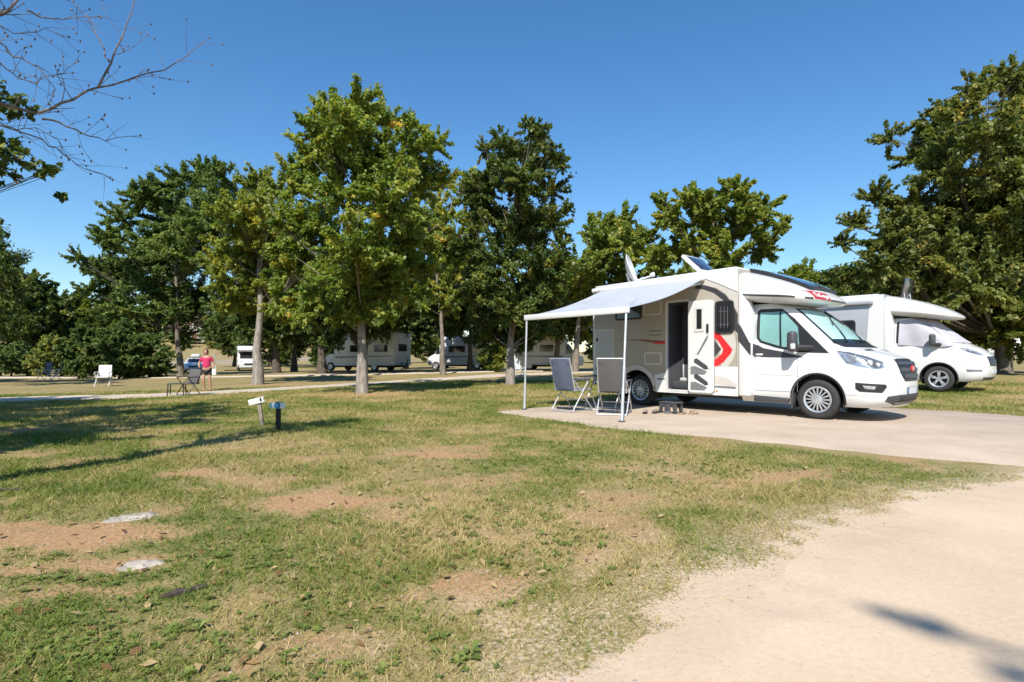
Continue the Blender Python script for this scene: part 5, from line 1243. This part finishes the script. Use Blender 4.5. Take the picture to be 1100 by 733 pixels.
def simple_van(name, label, px, Y, ang, ln, ht, wid, cabl, wheels=True, awn=False, dark=False, cat='motorhome', alcove=False, z=None, tint='white', windows=((.15,.4),(.55,.8))):
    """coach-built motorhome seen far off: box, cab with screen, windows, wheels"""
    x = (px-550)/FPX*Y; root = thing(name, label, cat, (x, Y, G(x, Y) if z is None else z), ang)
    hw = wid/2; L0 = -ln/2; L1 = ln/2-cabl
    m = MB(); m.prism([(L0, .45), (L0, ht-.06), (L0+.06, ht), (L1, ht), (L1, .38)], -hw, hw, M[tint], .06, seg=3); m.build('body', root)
    m = MB(); w_ = hw-.12
    m.prism([(L1-.02, .38), (L1+cabl, .38), (L1+cabl, .95), (L1+cabl*.8, 1.15), (L1+cabl*.52, 1.3), (L1+.1, 2.1), (L1-.02, 2.1)], -w_, w_, M[tint], .06, seg=3); c_ = m.build('cab', root)
    m = MB(); a, b2 = Vector((L1+cabl*.52, 0, 1.3)), Vector((L1+.1, 0, 2.1)); n_ = Vector((b2.z-a.z, 0, -(b2.x-a.x))).normalized()*.012
    q = [a.lerp(b2, .06)+n_, a.lerp(b2, .94)+n_]
    m.grid([[q[0]+Vector((0, -w_+.08, 0)), q[0]+Vector((0, w_-.08, 0))], [q[1]+Vector((0, -w_+.12, 0)), q[1]+Vector((0, w_-.12, 0))]], M['darkglass']); m.build('windscreen', c_)
    m = MB()
    m.box((L1+cabl+.005, 0, .75), (.02, .9, .2), M['black'], .005); m.build('grille', c_)
    for s in (-1, 1):
        m = MB(); m.box((L1+cabl*.9, s*(w_-.16), 1.0), (.16, .26, .16), M['lamp'], .04); m.build('headlight', c_)
        m = MB(); m.drape([(L1+.12, 1.3), (L1+cabl*.46, 1.3), (L1+.2, 1.95), (L1+.12, 1.95)], flat_side(s, w_), .008, M['darkglass'], .01, .5); m.build('side_window', c_)
        for f0, f1 in windows:
            x0, x1 = L0+(L1-L0)*f0, L0+(L1-L0)*f1
            m = MB(); m.drape(rrect(x0, 1.45, x1, 1.98, .06), flat_side(s, hw), .015, M['darkglass'], .02, .5); m.build('window', root)
        m = MB(); m.drape([(L0+.1, 1.12), (L1-.1, 1.0), (L1-.1, 1.12), (L0+.1, 1.17)], flat_side(s, hw), .006, M['greydecal'], .008, .6); m.build('stripe', root)
        for wx in (L1+cabl*.38, L0+ln*.27): wheel(root, wx, s*(hw-.14), .34, s, simple=True)
    m = MB(); m.drape(rrect(-.55, 1.5, .55, 2.05, .06), lambda u, v, off: Vector((L0-off, u, v)), .015, M['darkglass'], .02, .5); m.build('window', root)
    m = MB(); m.box((L0-.01, 0, ht-.22), (.03, wid*.9, .05), M['offwhite'], .01); m.box((L0-.015, 0, .58), (.05, wid*.96, .2), M['offwhite'], .02); m.build('rear_bumper', root)
    if alcove:
        m = MB(); m.prism([(L1-.02, 2.06), (L1+.75, 2.12), (L1+.92, 2.3), (L1+.75, ht-.08), (L1+.3, ht-.01), (L1-.02, ht-.004)], -hw+.004, hw-.004, M[tint], .06, seg=3); m.build('alcove', root)
    if awn:
        m = MB(); s = awn; rows = [[Vector((L0+.5+(L1-L0-.7)*k/6, s*(hw+.05+2.2*t), ht-.2-.75*t)) for k in range(7)] for t in (0, .33, .66, 1)]
        m.grid(rows, M['awning']); m.grid([[p-Vector((0, 0, .03)) for p in r] for r in rows], M['awning']); m.box(((L0+L1)/2+.15, s*(hw+2.25), ht-.97), (L1-L0-.6, .08, .12), M['offwhite'], .02); aw = m.build('awning', root)
        for xx in (L0+.55, L1-.25):
            m = MB(); m.tube([(xx, s*(hw+2.25), ht-1), (xx, s*(hw+2.25), .0)], .03, M['alu'], 6); m.build('support_leg', aw)
    m = MB(); m.box((-.1, 0, .36), (ln*.85, wid*.7, .16), M['black'], .02); m.build('chassis', root); return root
simple_van('motorhome', 'big boxy white motorhome dappled by leaf shade, behind the tallest tree', 394, 43, R(157), 6.6, 2.95, 2.3, 1.1, windows=((.1, .32), (.5, .72)))
simple_van('motorhome', 'shaded white motorhome between the slender trunk and the small green bush', 500, 47, R(165), 6.0, 2.75, 2.3, 1.2, windows=((.12, .4), (.55, .85)))
simple_van('camper', 'small white alcove camper with its awning out, far beyond the path', 266, 62, R(-62), 5.8, 2.75, 2.1, 1.5, awn=-1, alcove=True)
simple_van('camper', 'shaded camper seen under the awning between the dark trees', 588, 44, R(-12), 5.6, 2.55, 2.1, 1.3)
simple_van('camper', 'camper with deep shade put into its grey paint, cut off by the left edge', -48, 31, R(-32), 6.0, 2.75, 2.2, 1.2, awn=-1, tint='silver_panel')  # grey tint in place of white paints the shade into the body

def caravan():
    Y = 50; x = (1056-550)/FPX*Y; root = thing('caravan', 'cream caravan with two dark windows beyond the second motorhome', 'caravan', (x, Y, G(x, Y)), R(-8))
    hw = 1.1
    m = MB(); m.prism([(-2.3, .45), (-2.38, 1.2), (-2.2, 2.2), (-1.9, 2.5), (1.8, 2.55), (2.15, 2.35), (2.35, 1.5), (2.3, .7), (2.1, .42)], -hw, hw, M['offwhite'], .08, seg=3); m.build('body', root)
    for s in (-1, 1):
        for x0, x1 in ((-1.95, -.75), (-.15, 1.25)):
            m = MB(); m.drape(rrect(x0, 1.45, x1, 2.02, .1), flat_side(s, hw), .015, M['darkglass'], .02, .6); m.build('window', root)
        m = MB()
        for z in (.85, 1.12): m.drape([(-2.0, z), (2.1, z), (2.1, z+.04), (-2.0, z+.04)], flat_side(s, hw), .006, M['greydecal'], .008, .8)
        m.build('stripe', root); wheel(root, 0, s*.95, .33, s, simple=True)
    m = MB(); m.tube([(2.1, 0, .45), (3.1, 0, .42), (3.3, 0, .45)], .04, M['alu'], 6); m.tube([(3.1, 0, .42), (3.1, 0, .02)], .03, M['alu'], 6); m.build('drawbar', root)
caravan()
def car(name, label, px, Y, ang, mat, box=True):
    x = (px-550)/FPX*Y; root = thing(name, label, 'car', (x, Y, G(x, Y)), ang)
    sh = Shell([(.2, 1.95, .78, .5, 2.8), (.3, 2.08, .86, .6, 2.8), (.5, 2.12, .89, .65, 2.8), (.68, 2.05, .89, .65, 2.8), (.80, 1.80, .87, .62, 2.6), (.90, 1.30, .84, .55, 2.5), (.96, .98, .81, .45, 2.4), (1.2, .58, .70, .35, 2.4), (1.38, .28, .60, .30, 2.4), (1.44, .0, .5, .25, 2.3)], -2.1)
    c_ = sh.mesh([.2, .25, .3, .4, .5, .6, .68, .74, .8, .85, .9, .93, .96, 1.08, 1.2, 1.3, 1.38, 1.41, 1.44], mat, 12, 14).build('body', root, 45)
    cs = lambda u, z, off: sh.front(u, z, off)
    m = MB(); m.drape([(-.66+1.32*i/10, 1.0) for i in range(11)]+[(.52-1.04*i/10, 1.36) for i in range(11)], cs, .006, M['darkglass'], .01, .08); m.build('windscreen', c_)
    for s in (-1, 1):
        fs = lambda u, z, off, s=s: sh.side(s, u, z, off)
        m = MB(); m.drape([(-1.8, 1.0), (.55, 1.0), (.15, 1.33), (-1.7, 1.33)], fs, .006, M['darkglass'], .01, .2); m.build('side_window', c_)
        m = MB(); m.drape([(1.5, .80), (1.9, .74), (1.98, .62), (1.6, .66)], fs, .006, M['lamp'], .01, .06); m.build('headlight', c_)
        m = MB(); m.box((.55, s*.93, 1.0), (.14, .18, .12), mat, .04); m.build('mirror', c_)
        for wx in (1.3, -1.35): wheel(root, wx, s*.80, .31, s, r=.31, rr=.20, wd=.2, simple=True)
    m = MB(); m.drape([(-.5, .66), (.5, .66), (.45, .52), (-.45, .52)], cs, .006, M['black'], .012, .1); m.build('grille', c_)
    m = MB(); m.drape([(-.25, .46), (.25, .46), (.25, .36), (-.25, .36)], cs, .012, M['plate'], .012, .1); m.build('number_plate', c_)
    if box:
        m = MB(); m.box((-.7, .1, 1.66), (1.7, .8, .34), M['offwhite'], .12, seg=4); b_ = m.build('roof_box', root); m = MB()
        for xx in (-1.2, -.3): m.box((xx, 0, 1.475), (.05, 1.1, .035), M['black'], .008)
        m.build('roof_bar', b_)
car('estate_car', 'pale silver estate car with roof box parked beyond the locust trunk', 209, 56, R(-62), M['bluecar'])

# ------------------------------------------------------------------ camp furniture
def camp_chair(name, label, loc, rz, fab, group=None):
    """high-backed folding armchair; sitter faces +x"""
    root = thing(name, label, 'chair', loc, rz, group); w_ = .245
    t = R(14)
    m = MB(); rows = []
    for i in range(9):
        h = i/8*.63; xx = -.24-math.sin(t)*h-.02*math.sin(math.pi*i/8); zz = .44+math.cos(t)*h
        rows.append([Vector((xx+.018*math.cos(k/6*2*math.pi), -w_+2*w_*k/6, zz)) for k in range(7)])
    m.grid(rows, fab); m.grid([[p+Vector((-.022, 0, 0)) for p in r] for r in rows], fab)
    ed = [r[0] for r in rows]+rows[-1]+[r[-1] for r in rows[::-1]]+rows[0][::-1]
    m.grid([ed, [p+Vector((-.022, 0, 0)) for p in ed]], fab); m.box((-.24-math.sin(t)*.60+.01, 0, .44+math.cos(t)*.57), (.05, .50, .14), fab, .02, Matrix.Rotation(-t, 4, 'Y')); m.build('backrest', root)
    m = MB(); rows = [[Vector((-.24+.46*i/5, -w_+2*w_*k/5, .43+.02*i/5-.012*math.sin(math.pi*i/5))) for k in range(6)] for i in range(6)]
    m.grid(rows, fab); m.grid([[p-Vector((0, 0, .018)) for p in r] for r in rows], fab); ed = [r[0] for r in rows]+rows[-1]+[r[-1] for r in rows[::-1]]+rows[0][::-1]
    m.grid([ed, [p-Vector((0, 0, .018)) for p in ed]], fab); m.build('seat', root)
    m = MB()
    for s in (-1, 1):
        y = s*(w_+.012)
        m.tube([(-.23, y, .42), (-.24-math.sin(t)*.32, y, .44+math.cos(t)*.32), (-.24-math.sin(t)*.635, y, .44+math.cos(t)*.635)], .012, M['alu'], 8); m.tube([(-.25, y, .425), (.24, y, .445)], .012, M['alu'], 8)
    m.tube([(-.24-math.sin(t)*.635, -w_-.012, .44+math.cos(t)*.635), (-.24-math.sin(t)*.635, w_+.012, .44+math.cos(t)*.635)], .012, M['alu'], 8)
    m.tube([(.24, -w_-.012, .445), (.24, w_+.012, .445)], .012, M['alu'], 8); m.build('frame', root)
    for s in (-1, 1):
        y = s*(w_+.035)
        m = MB(); m.tube([(-.33, y, .01), (.16, y, .62)], .0125, M['alu'], 8); m.build('leg', root)
        m = MB(); m.tube([(.30, y, .01), (-.10, y, .45), (-.27, y, .62)], .0125, M['alu'], 8); m.build('leg', root)
        m = MB(); m.box((-.02, y, .645), (.46, .055, .035), M['dark'] if fab is M['greyfab'] else M['bluefab'], .015); m.build('armrest', root)
    m = MB(); m.tube([(-.33, -w_-.035, .016), (-.33, w_+.035, .016)], .0125, M['alu'], 8); m.tube([(.30, -w_-.035, .016), (.30, w_+.035, .016)], .0125, M['alu'], 8); m.tube([(.1, -w_-.035, .22), (.1, w_+.035, .22)], .010, M['alu'], 8); m.build('crossbar', root)
    return root
PZ = .024
def on_pitch(lx, ly): v = rvw(lx, ly); return (v.x, v.y, PZ)
camp_chair('camping_chair', 'blue-grey high-backed camping chair left of the folding table', on_pitch(-3.86, -3.06), RVA+R(92), M['bluefab'], 'camping chairs under the awning')
camp_chair('camping_chair', 'dark grey high-backed camping chair beside the right awning leg, back to the camera', on_pitch(-2.90, -2.92), RVA+R(118), M['greyfab'], 'camping chairs under the awning')
def camp_table():
    root = thing('folding_table', 'small folding table with crossed aluminium legs between the two camping chairs', 'table', on_pitch(-3.55, -2.45), RVA+R(15))
    m = MB(); m.box((0, 0, .69), (.80, .60, .028), M['dark'], .012); m.build('table_top', root)
    m = MB(); 
    for y in (-.31, .31): m.box((0, y, .69), (.84, .02, .035), M['dark'], .006)
    m.build('rim', root)
    for s in (-1, 1):
        m = MB(); m.tube([(s*.30, -.26, .67), (s*.30, .26, .02)], .0125, M['alu'], 8); m.build('leg', root)
        m = MB(); m.tube([(s*.33, .26, .67), (s*.33, -.26, .02)], .0125, M['alu'], 8); m.build('leg', root)
    m = MB(); m.tube([(-.33, -.26, .02), (.33, -.26, .02)], .0125, M['alu'], 8); m.tube([(-.33, .26, .02), (.33, .26, .02)], .0125, M['alu'], 8); m.build('crossbar', root)
camp_table()
def step_stool():
    root = thing('step_stool', 'grey plastic folding step below the open motorhome door', 'step', on_pitch(-2.28, -1.98), RVA)
    m = MB(); m.box((0, 0, .205), (.40, .25, .03), M['dark'], .012)
    for k in range(5): m.box((-.15+.075*k, 0, .223), (.02, .21, .006), M['dark'], .002)
    m.build('step_top', root)
    for s in (-1, 1):
        m = MB(); m.prism([(-.20, 0), (-.13, 0), (-.10, .15), (.10, .15), (.13, 0), (.20, 0), (.185, .19), (-.185, .19)], s*.10-.012, s*.10+.012, M['dark'], .004); m.build('leg', root)
    m = MB(); m.box((0, -.118, .10), (.13, .016, .16), M['dark'], .006); m.box((0, -.118, .022), (.13, .03, .03), M['greydecal'], .008); m.build('brace', root)
step_stool()
def sandal(label, lx, ly, rz, mat, z=PZ):
    root = thing('sandal', label, 'sandal', on_pitch(lx, ly), RVA+rz, 'sandals left beside the step')
    out = [(.135, .0), (.12, .036), (.06, .046), (-.02, .036), (-.09, .038), (-.125, .022), (-.13, 0), (-.125, -.022), (-.09, -.036), (-.02, -.030), (.06, -.038), (.12, -.03)]
    m = MB(); m.prism(out, 0, .022, mat, .004, Matrix.Rotation(R(90), 4, 'X') @ Matrix.Identity(4)); o = m.build('sole', root); o.location.z = .0
    for v in o.data.vertices: v.co.z = abs(v.co.z)
    for x0, h in ((.05, .05), (-.04, .055)):
        m = MB(); rows = [[Vector((x0+d, .046*math.cos(a), .016+h*math.sin(a))) for d in (-.02, .02)] for a in [math.pi*i/8 for i in range(9)]]
        m.grid(rows, mat); m.grid([[p*1.0+Vector((0, 0, .003)) for p in r] for r in rows], mat); m.build('strap', root)
    return root
sandal('nearer of the two dark sandals left of the step', -2.56, -2.42, R(-60), M['black']); sandal('farther of the two dark sandals left of the step', -2.46, -2.22, R(-75), M['black'])
sandal('left of the two tan sandals right of the step', -2.02, -1.98, R(-80), M['tan']); sandal('right of the two tan sandals right of the step', -1.88, -1.82, R(-95), M['tan'])

# ---- far chairs
def frame_chair(name, label, px, Y, rz, fab, leg, h=.9, group='empty chairs across the path'):
    x = (px-550)/FPX*Y; root = thing(name, label, 'chair', (x, Y, G(x, Y)+.005), rz, group)
    m = MB(); m.box((-.25, 0, .42+(h-.42)/2), (.04, .50, h-.42), fab, .02, Matrix.Rotation(R(-12), 4, 'Y')); m.build('backrest', root)
    m = MB(); m.box((0, 0, .41), (.50, .50, .04), fab, .015); m.build('seat', root)
    for s in (-1, 1):
        m = MB(); m.tube([(-.28, s*.26, 0), (.20, s*.26, .62)], .016, leg, 6); m.build('leg', root); m = MB(); m.tube([(.26, s*.26, 0), (-.24, s*.26, .62)], .016, leg, 6); m.build('leg', root)
        m = MB(); m.box((-.02, s*.26, .63), (.46, .05, .03), leg, .01); m.build('armrest', root)
frame_chair('lounge_chair', 'white plastic lounge chair standing alone before the left bushes', 111, 24.5, R(-70), M['offwhite'], M['offwhite'], .95)
frame_chair('folding_chair', 'dark folding chair near the left camper, left of its twin', 47, 31, R(-100), M['decal'], M['alu'], 1.05)
frame_chair('folding_chair', 'dark folding chair near the left camper, right of its twin', 60, 31.5, R(-150), M['decal'], M['alu'], 1.0)
frame_chair('folding_chair', 'dark grey folding chair beside the person in pink, next to a low table', 202, 18.8, R(-110), M['greyfab'], M['black'], .90)
frame_chair('garden_chair', 'white garden chair just right of the upswept tree trunk', 557, 31, R(-60), M['offwhite'], M['offwhite'], .85)
frame_chair('folding_chair', 'dark folding chair right of the boxy white motorhome', 434, 41, R(200), M['decal'], M['black'], .95)
def low_table():
    Y = 18.6; x = (190-550)/FPX*Y; root = thing('low_table', 'low dark side table left of the folding chair by the person in pink', 'table', (x, Y, G(x, Y)), R(20))
    m = MB(); m.box((0, 0, .42), (.50, .42, .03), M['dark'], .01); m.build('table_top', root)
    for sx in (-1, 1):
        for sy in (-1, 1):
            m = MB(); m.tube([(sx*.22, sy*.18, .41), (sx*.24, sy*.2, 0)], .018, M['black'], 6); m.build('leg', root)
low_table()

# ---- signposts
def signs():
    x, y = -3.85, 8.75; x = (280-550)/FPX*8.9; y = 8.9
    root = thing('signpost', 'leaning weathered wooden post with two white arrow boards', 'signpost', (x, y, G(x, y)), 0)
    ax = Matrix.Rotation(R(-7), 4, 'Y')
    m = MB(); m.box((0, 0, .20), (.058, .045, .46), M['wood'], .008, ax @ Matrix.Translation((0, 0, .02))); m.build('post', root)
    m = MB(); bm_ = Matrix.Translation((-.055, -.035, .40)) @ Matrix.Rotation(R(-14), 4, 'Y')
    m.prism([(-.125, -.045), (.135, -.045), (.115, 0), (.135, .045), (-.125, .045)], -.009, .009, M['signwhite'], .003, bm_); m.build('sign_board', root)
    m = MB(); m.box((.02, -.047, .425), (.03, .006, .06), M['darkwood'], .003, Matrix.Rotation(R(-14), 4, 'Y')); m.build('bracket', root)
    x, y = (299-550)/FPX*8.45, 8.45
    root = thing('signpost', 'upright dark post with a white and blue pointed board', 'signpost', (x, y, G(x, y)), 0)
    m = MB(); m.box((0, 0, .205), (.062, .06, .45), M['darkwood'], .008); m.build('post', root)
    m = MB(); m.prism([(-.135, 0), (-.10, .045), (.10, .045), (.135, 0), (.10, -.045), (-.10, -.045)], -.042, -.032, M['signwhite'], .003, Matrix.Translation((0, 0, .375))); sb = m.build('sign_board', root)
    m = MB(); m.prism([(-.136, 0), (-.10, .046), (-.088, .046), (-.088, -.046), (-.10, -.046)], -.0445, -.030, M['teal'], .002, Matrix.Translation((0, 0, .375)))
    m.prism([(.105, .04), (.095, .046), (.06, .046), (.06, .03)], -.0445, -.030, M['teal'], .001, Matrix.Translation((0, 0, .375))); m.build('sign_tip', sb)
    m = MB(); m.lathe([(.05, 0), (.05, .006), (0, .006)], M['blue'], 24, Matrix.Translation((0, -.042, .375)) @ Matrix.Rotation(R(90), 4, 'X')); m.box((0, -.0495, .375), (.016, .003, .05), M['teal'], .001); m.build('sign_disc', sb)
signs()

# ---- person on the path
def person():
    Y = 21.5; x = (222-550)/FPX*Y
    root = thing('person', 'person in bright pink top and dark shorts standing by the far path', 'person', (x, Y, G(x, Y)+.03), R(12))
    H_ = 1.58
    def skin(name, pts, edges, rad, mat, parent, sub=2):
        me = bpy.data.meshes.new(name); me.from_pydata(pts, edges, []); o = bpy.data.objects.new(name, me); COL.objects.link(o)
        md = o.modifiers.new('skin', 'SKIN'); md.use_smooth_shade = True
        for v, r in zip(me.skin_vertices[0].data, rad): v.radius = r if hasattr(r, '__len__') else (r, r)
        me.skin_vertices[0].data[0].use_root = True
        s = o.modifiers.new('sub', 'SUBSURF'); s.levels = s.render_levels = sub
        dg = bpy.context.evaluated_depsgraph_get(); dg.update(); m2 = bpy.data.meshes.new_from_object(o.evaluated_get(dg), depsgraph=dg)
        bpy.data.objects.remove(o); m2.materials.clear(); m2.materials.append(mat); o = bpy.data.objects.new(name, m2); COL.objects.link(o); o.parent = parent
        for p in m2.polygons: p.use_smooth = True
        return o
    # facing -x a little (walking left and towards the chairs), y is depth
    J = [(0, 0, .86), (0, 0, 1.02), (.0, 0, 1.20), (-.01, 0, 1.30), (-.02, 0, 1.40), (-.03, 0, 1.49),
         (.09, 0, .82), (.12, -.05, .45), (.15, .03, .07), (.11, -.10, .03), (-.09, 0, .82), (-.08, -.12, .45), (-.07, -.02, .07), (-.09, -.15, .03),
         (.145, 0, 1.28), (.27, .03, 1.06), (.20, -.14, .92), (.16, -.20, .90), (-.155, 0, 1.28), (-.27, .02, 1.06), (-.22, -.16, .93), (-.17, -.22, .92)]
    E_ = [(0, 1), (1, 2), (2, 3), (3, 4), (4, 5), (0, 6), (6, 7), (7, 8), (8, 9), (0, 10), (10, 11), (11, 12), (12, 13), (3, 14), (14, 15), (15, 16), (16, 17), (3, 18), (18, 19), (19, 20), (20, 21)]
    Rr = [(.15, .11), (.125, .10), (.145, .11), (.09, .08), (.05, .05), (.085, .095), .088, .058, .038, .035, .088, .058, .038, .035, .055, .042, .032, .03, .055, .042, .032, .03]
    bd = skin('body', J, E_, Rr, M['skin'], root)
    hd = MB(); hd.lathe([(0, -.125), (.05, -.11), (.075, -.06), (.083, 0), (.075, .06), (.045, .105), (0, .115)], M['skin'], 16, Matrix.Translation((-.03, -.005, 1.475)) @ Matrix.Diagonal((.92, 1.08, 1, 1)))
    hd.box((-.03, -.10, 1.47), (.022, .035, .04), M['skin'], .008); hd.box((-.03, -.09, 1.425), (.045, .012, .012), M['brownred'], .004)
    for s in (-1, 1): hd.box((-.03+s*.03, -.088, 1.495), (.02, .008, .012), M['black'], .003); hd.box((-.03+s*.08, 0, 1.475), (.015, .035, .05), M['skin'], .006)
    # the head belongs to the body mesh
    bm_ = bmesh.new(); bm_.from_mesh(bd.data); tmp = hd.build('tmp'); off = len(bd.data.materials); bm2 = bmesh.new(); bm2.from_mesh(tmp.data)
    for f in bm2.faces: f.material_index += 1
    tmpme = bpy.data.meshes.new('t'); bm2.to_mesh(tmpme); bm_.from_mesh(tmpme); bm_.to_mesh(bd.data)
    for mm in tmp.data.materials: bd.data.materials.append(mm)
    for p in bd.data.polygons: p.use_smooth = True
    bpy.data.objects.remove(tmp)
    m = MB(); m.lathe([(.0, .125), (.06, .11), (.092, .05), (.097, 0), (.085, -.06), (.07, -.12), (.05, -.15), (0, -.15)], M['hair'], 16, Matrix.Translation((-.03, .022, 1.49))); m.build('hair', root)
    skin('top', [(0, 0, .86), (0, 0, 1.00), (0, 0, 1.2), (-.01, 0, 1.30), (.145, 0, 1.27), (.225, .02, 1.13), (-.155, 0, 1.27), (-.23, .01, 1.13)], [(0, 1), (1, 2), (2, 3), (3, 4), (4, 5), (3, 6), (6, 7)], [(.175, .135), (.155, .125), (.16, .13), (.10, .10), .070, .06, .070, .06], M['pink'], root)
    skin('shorts', [(0, 0, .90), (.09, 0, .80), (.115, -.03, .58), (-.09, 0, .80), (-.085, -.07, .58)], [(0, 1), (1, 2), (0, 3), (3, 4)], [(.17, .125), .105, .095, .105, .095], M['shorts'], root)
    o = thing('carrier_bag', 'white bag held by the person in pink', 'bag', (x+.36, Y-.12, G(x, Y)+.62), R(12))
    m = MB(); m.box((0, 0, .13), (.16, .10, .26), M['signwhite'], .04, seg=3); m.build('pouch', o); m = MB(); m.tube([(-.06, 0, .25), (-.05, 0, .36), (.0, 0, .41), (.05, 0, .36), (.06, 0, .25)], .008, M['signwhite'], 6); m.build('handle', o)
person()

# ---- far field wall and houses beyond the gap on the left
def far_wall():
    m = MB(); rr = random.Random(2)
    A, B = Vector((-62, 95, 0)), Vector((-36, 112, 0))
    P = [A.lerp(B, i/24) for i in range(25)]
    b = bmesh.new(); rows = []
    for p in P:
        z = G(p.x, p.y); h = .8+rr.uniform(-.15, .2); rows.append([Vector((p.x, p.y, z-.2)), Vector((p.x, p.y, z+h)), Vector((p.x, p.y+.5, z+h)), Vector((p.x, p.y+.5, z-.2))])
    m.grid(rows, M['stone']); tag(m.build('stone_wall'), 'low pale stone wall across the field beyond the silver car', 'wall')
far_wall()
def house(label, x, y, w_, d_, h_, rz):
    root = thing('house', label, 'house', (x, y, G(x, y)-.2), rz, 'houses beyond the field')
    m = MB(); m.box((0, 0, h_/2), (w_, d_, h_), M['houses'], .02); wl = m.build('wall', root)
    m = MB(); m.prism([(-w_/2-.3, 0), (w_/2+.3, 0), (0, w_*.26)], -d_/2-.3, d_/2+.3, M['tile'], .02, Matrix.Translation((0, 0, h_+.004))); rf = m.build('roof', root); m = MB(); m.box((w_*.2, d_*.2, h_+w_*.26), (.6, .6, 1.2), M['houses'], .02); m.build('chimney', rf)
    for xx in (-w_*.25, w_*.25):
        m = MB(); m.box((xx, -d_/2-.01, h_*.55), (.9, .04, 1.2), M['darkglass'], .01); m.build('window', wl)
    m = MB(); m.box((0, -d_/2-.01, 1.05), (1.0, .05, 2.1), M['brownred'], .01); m.build('door', wl)
house('pale house farther left on the slope beyond the field', -80, 141, 10, 8, 4.2, .3); house('pale house with clay roof seen above the silver car', -70, 146, 9, 7, 3.8, -.2)
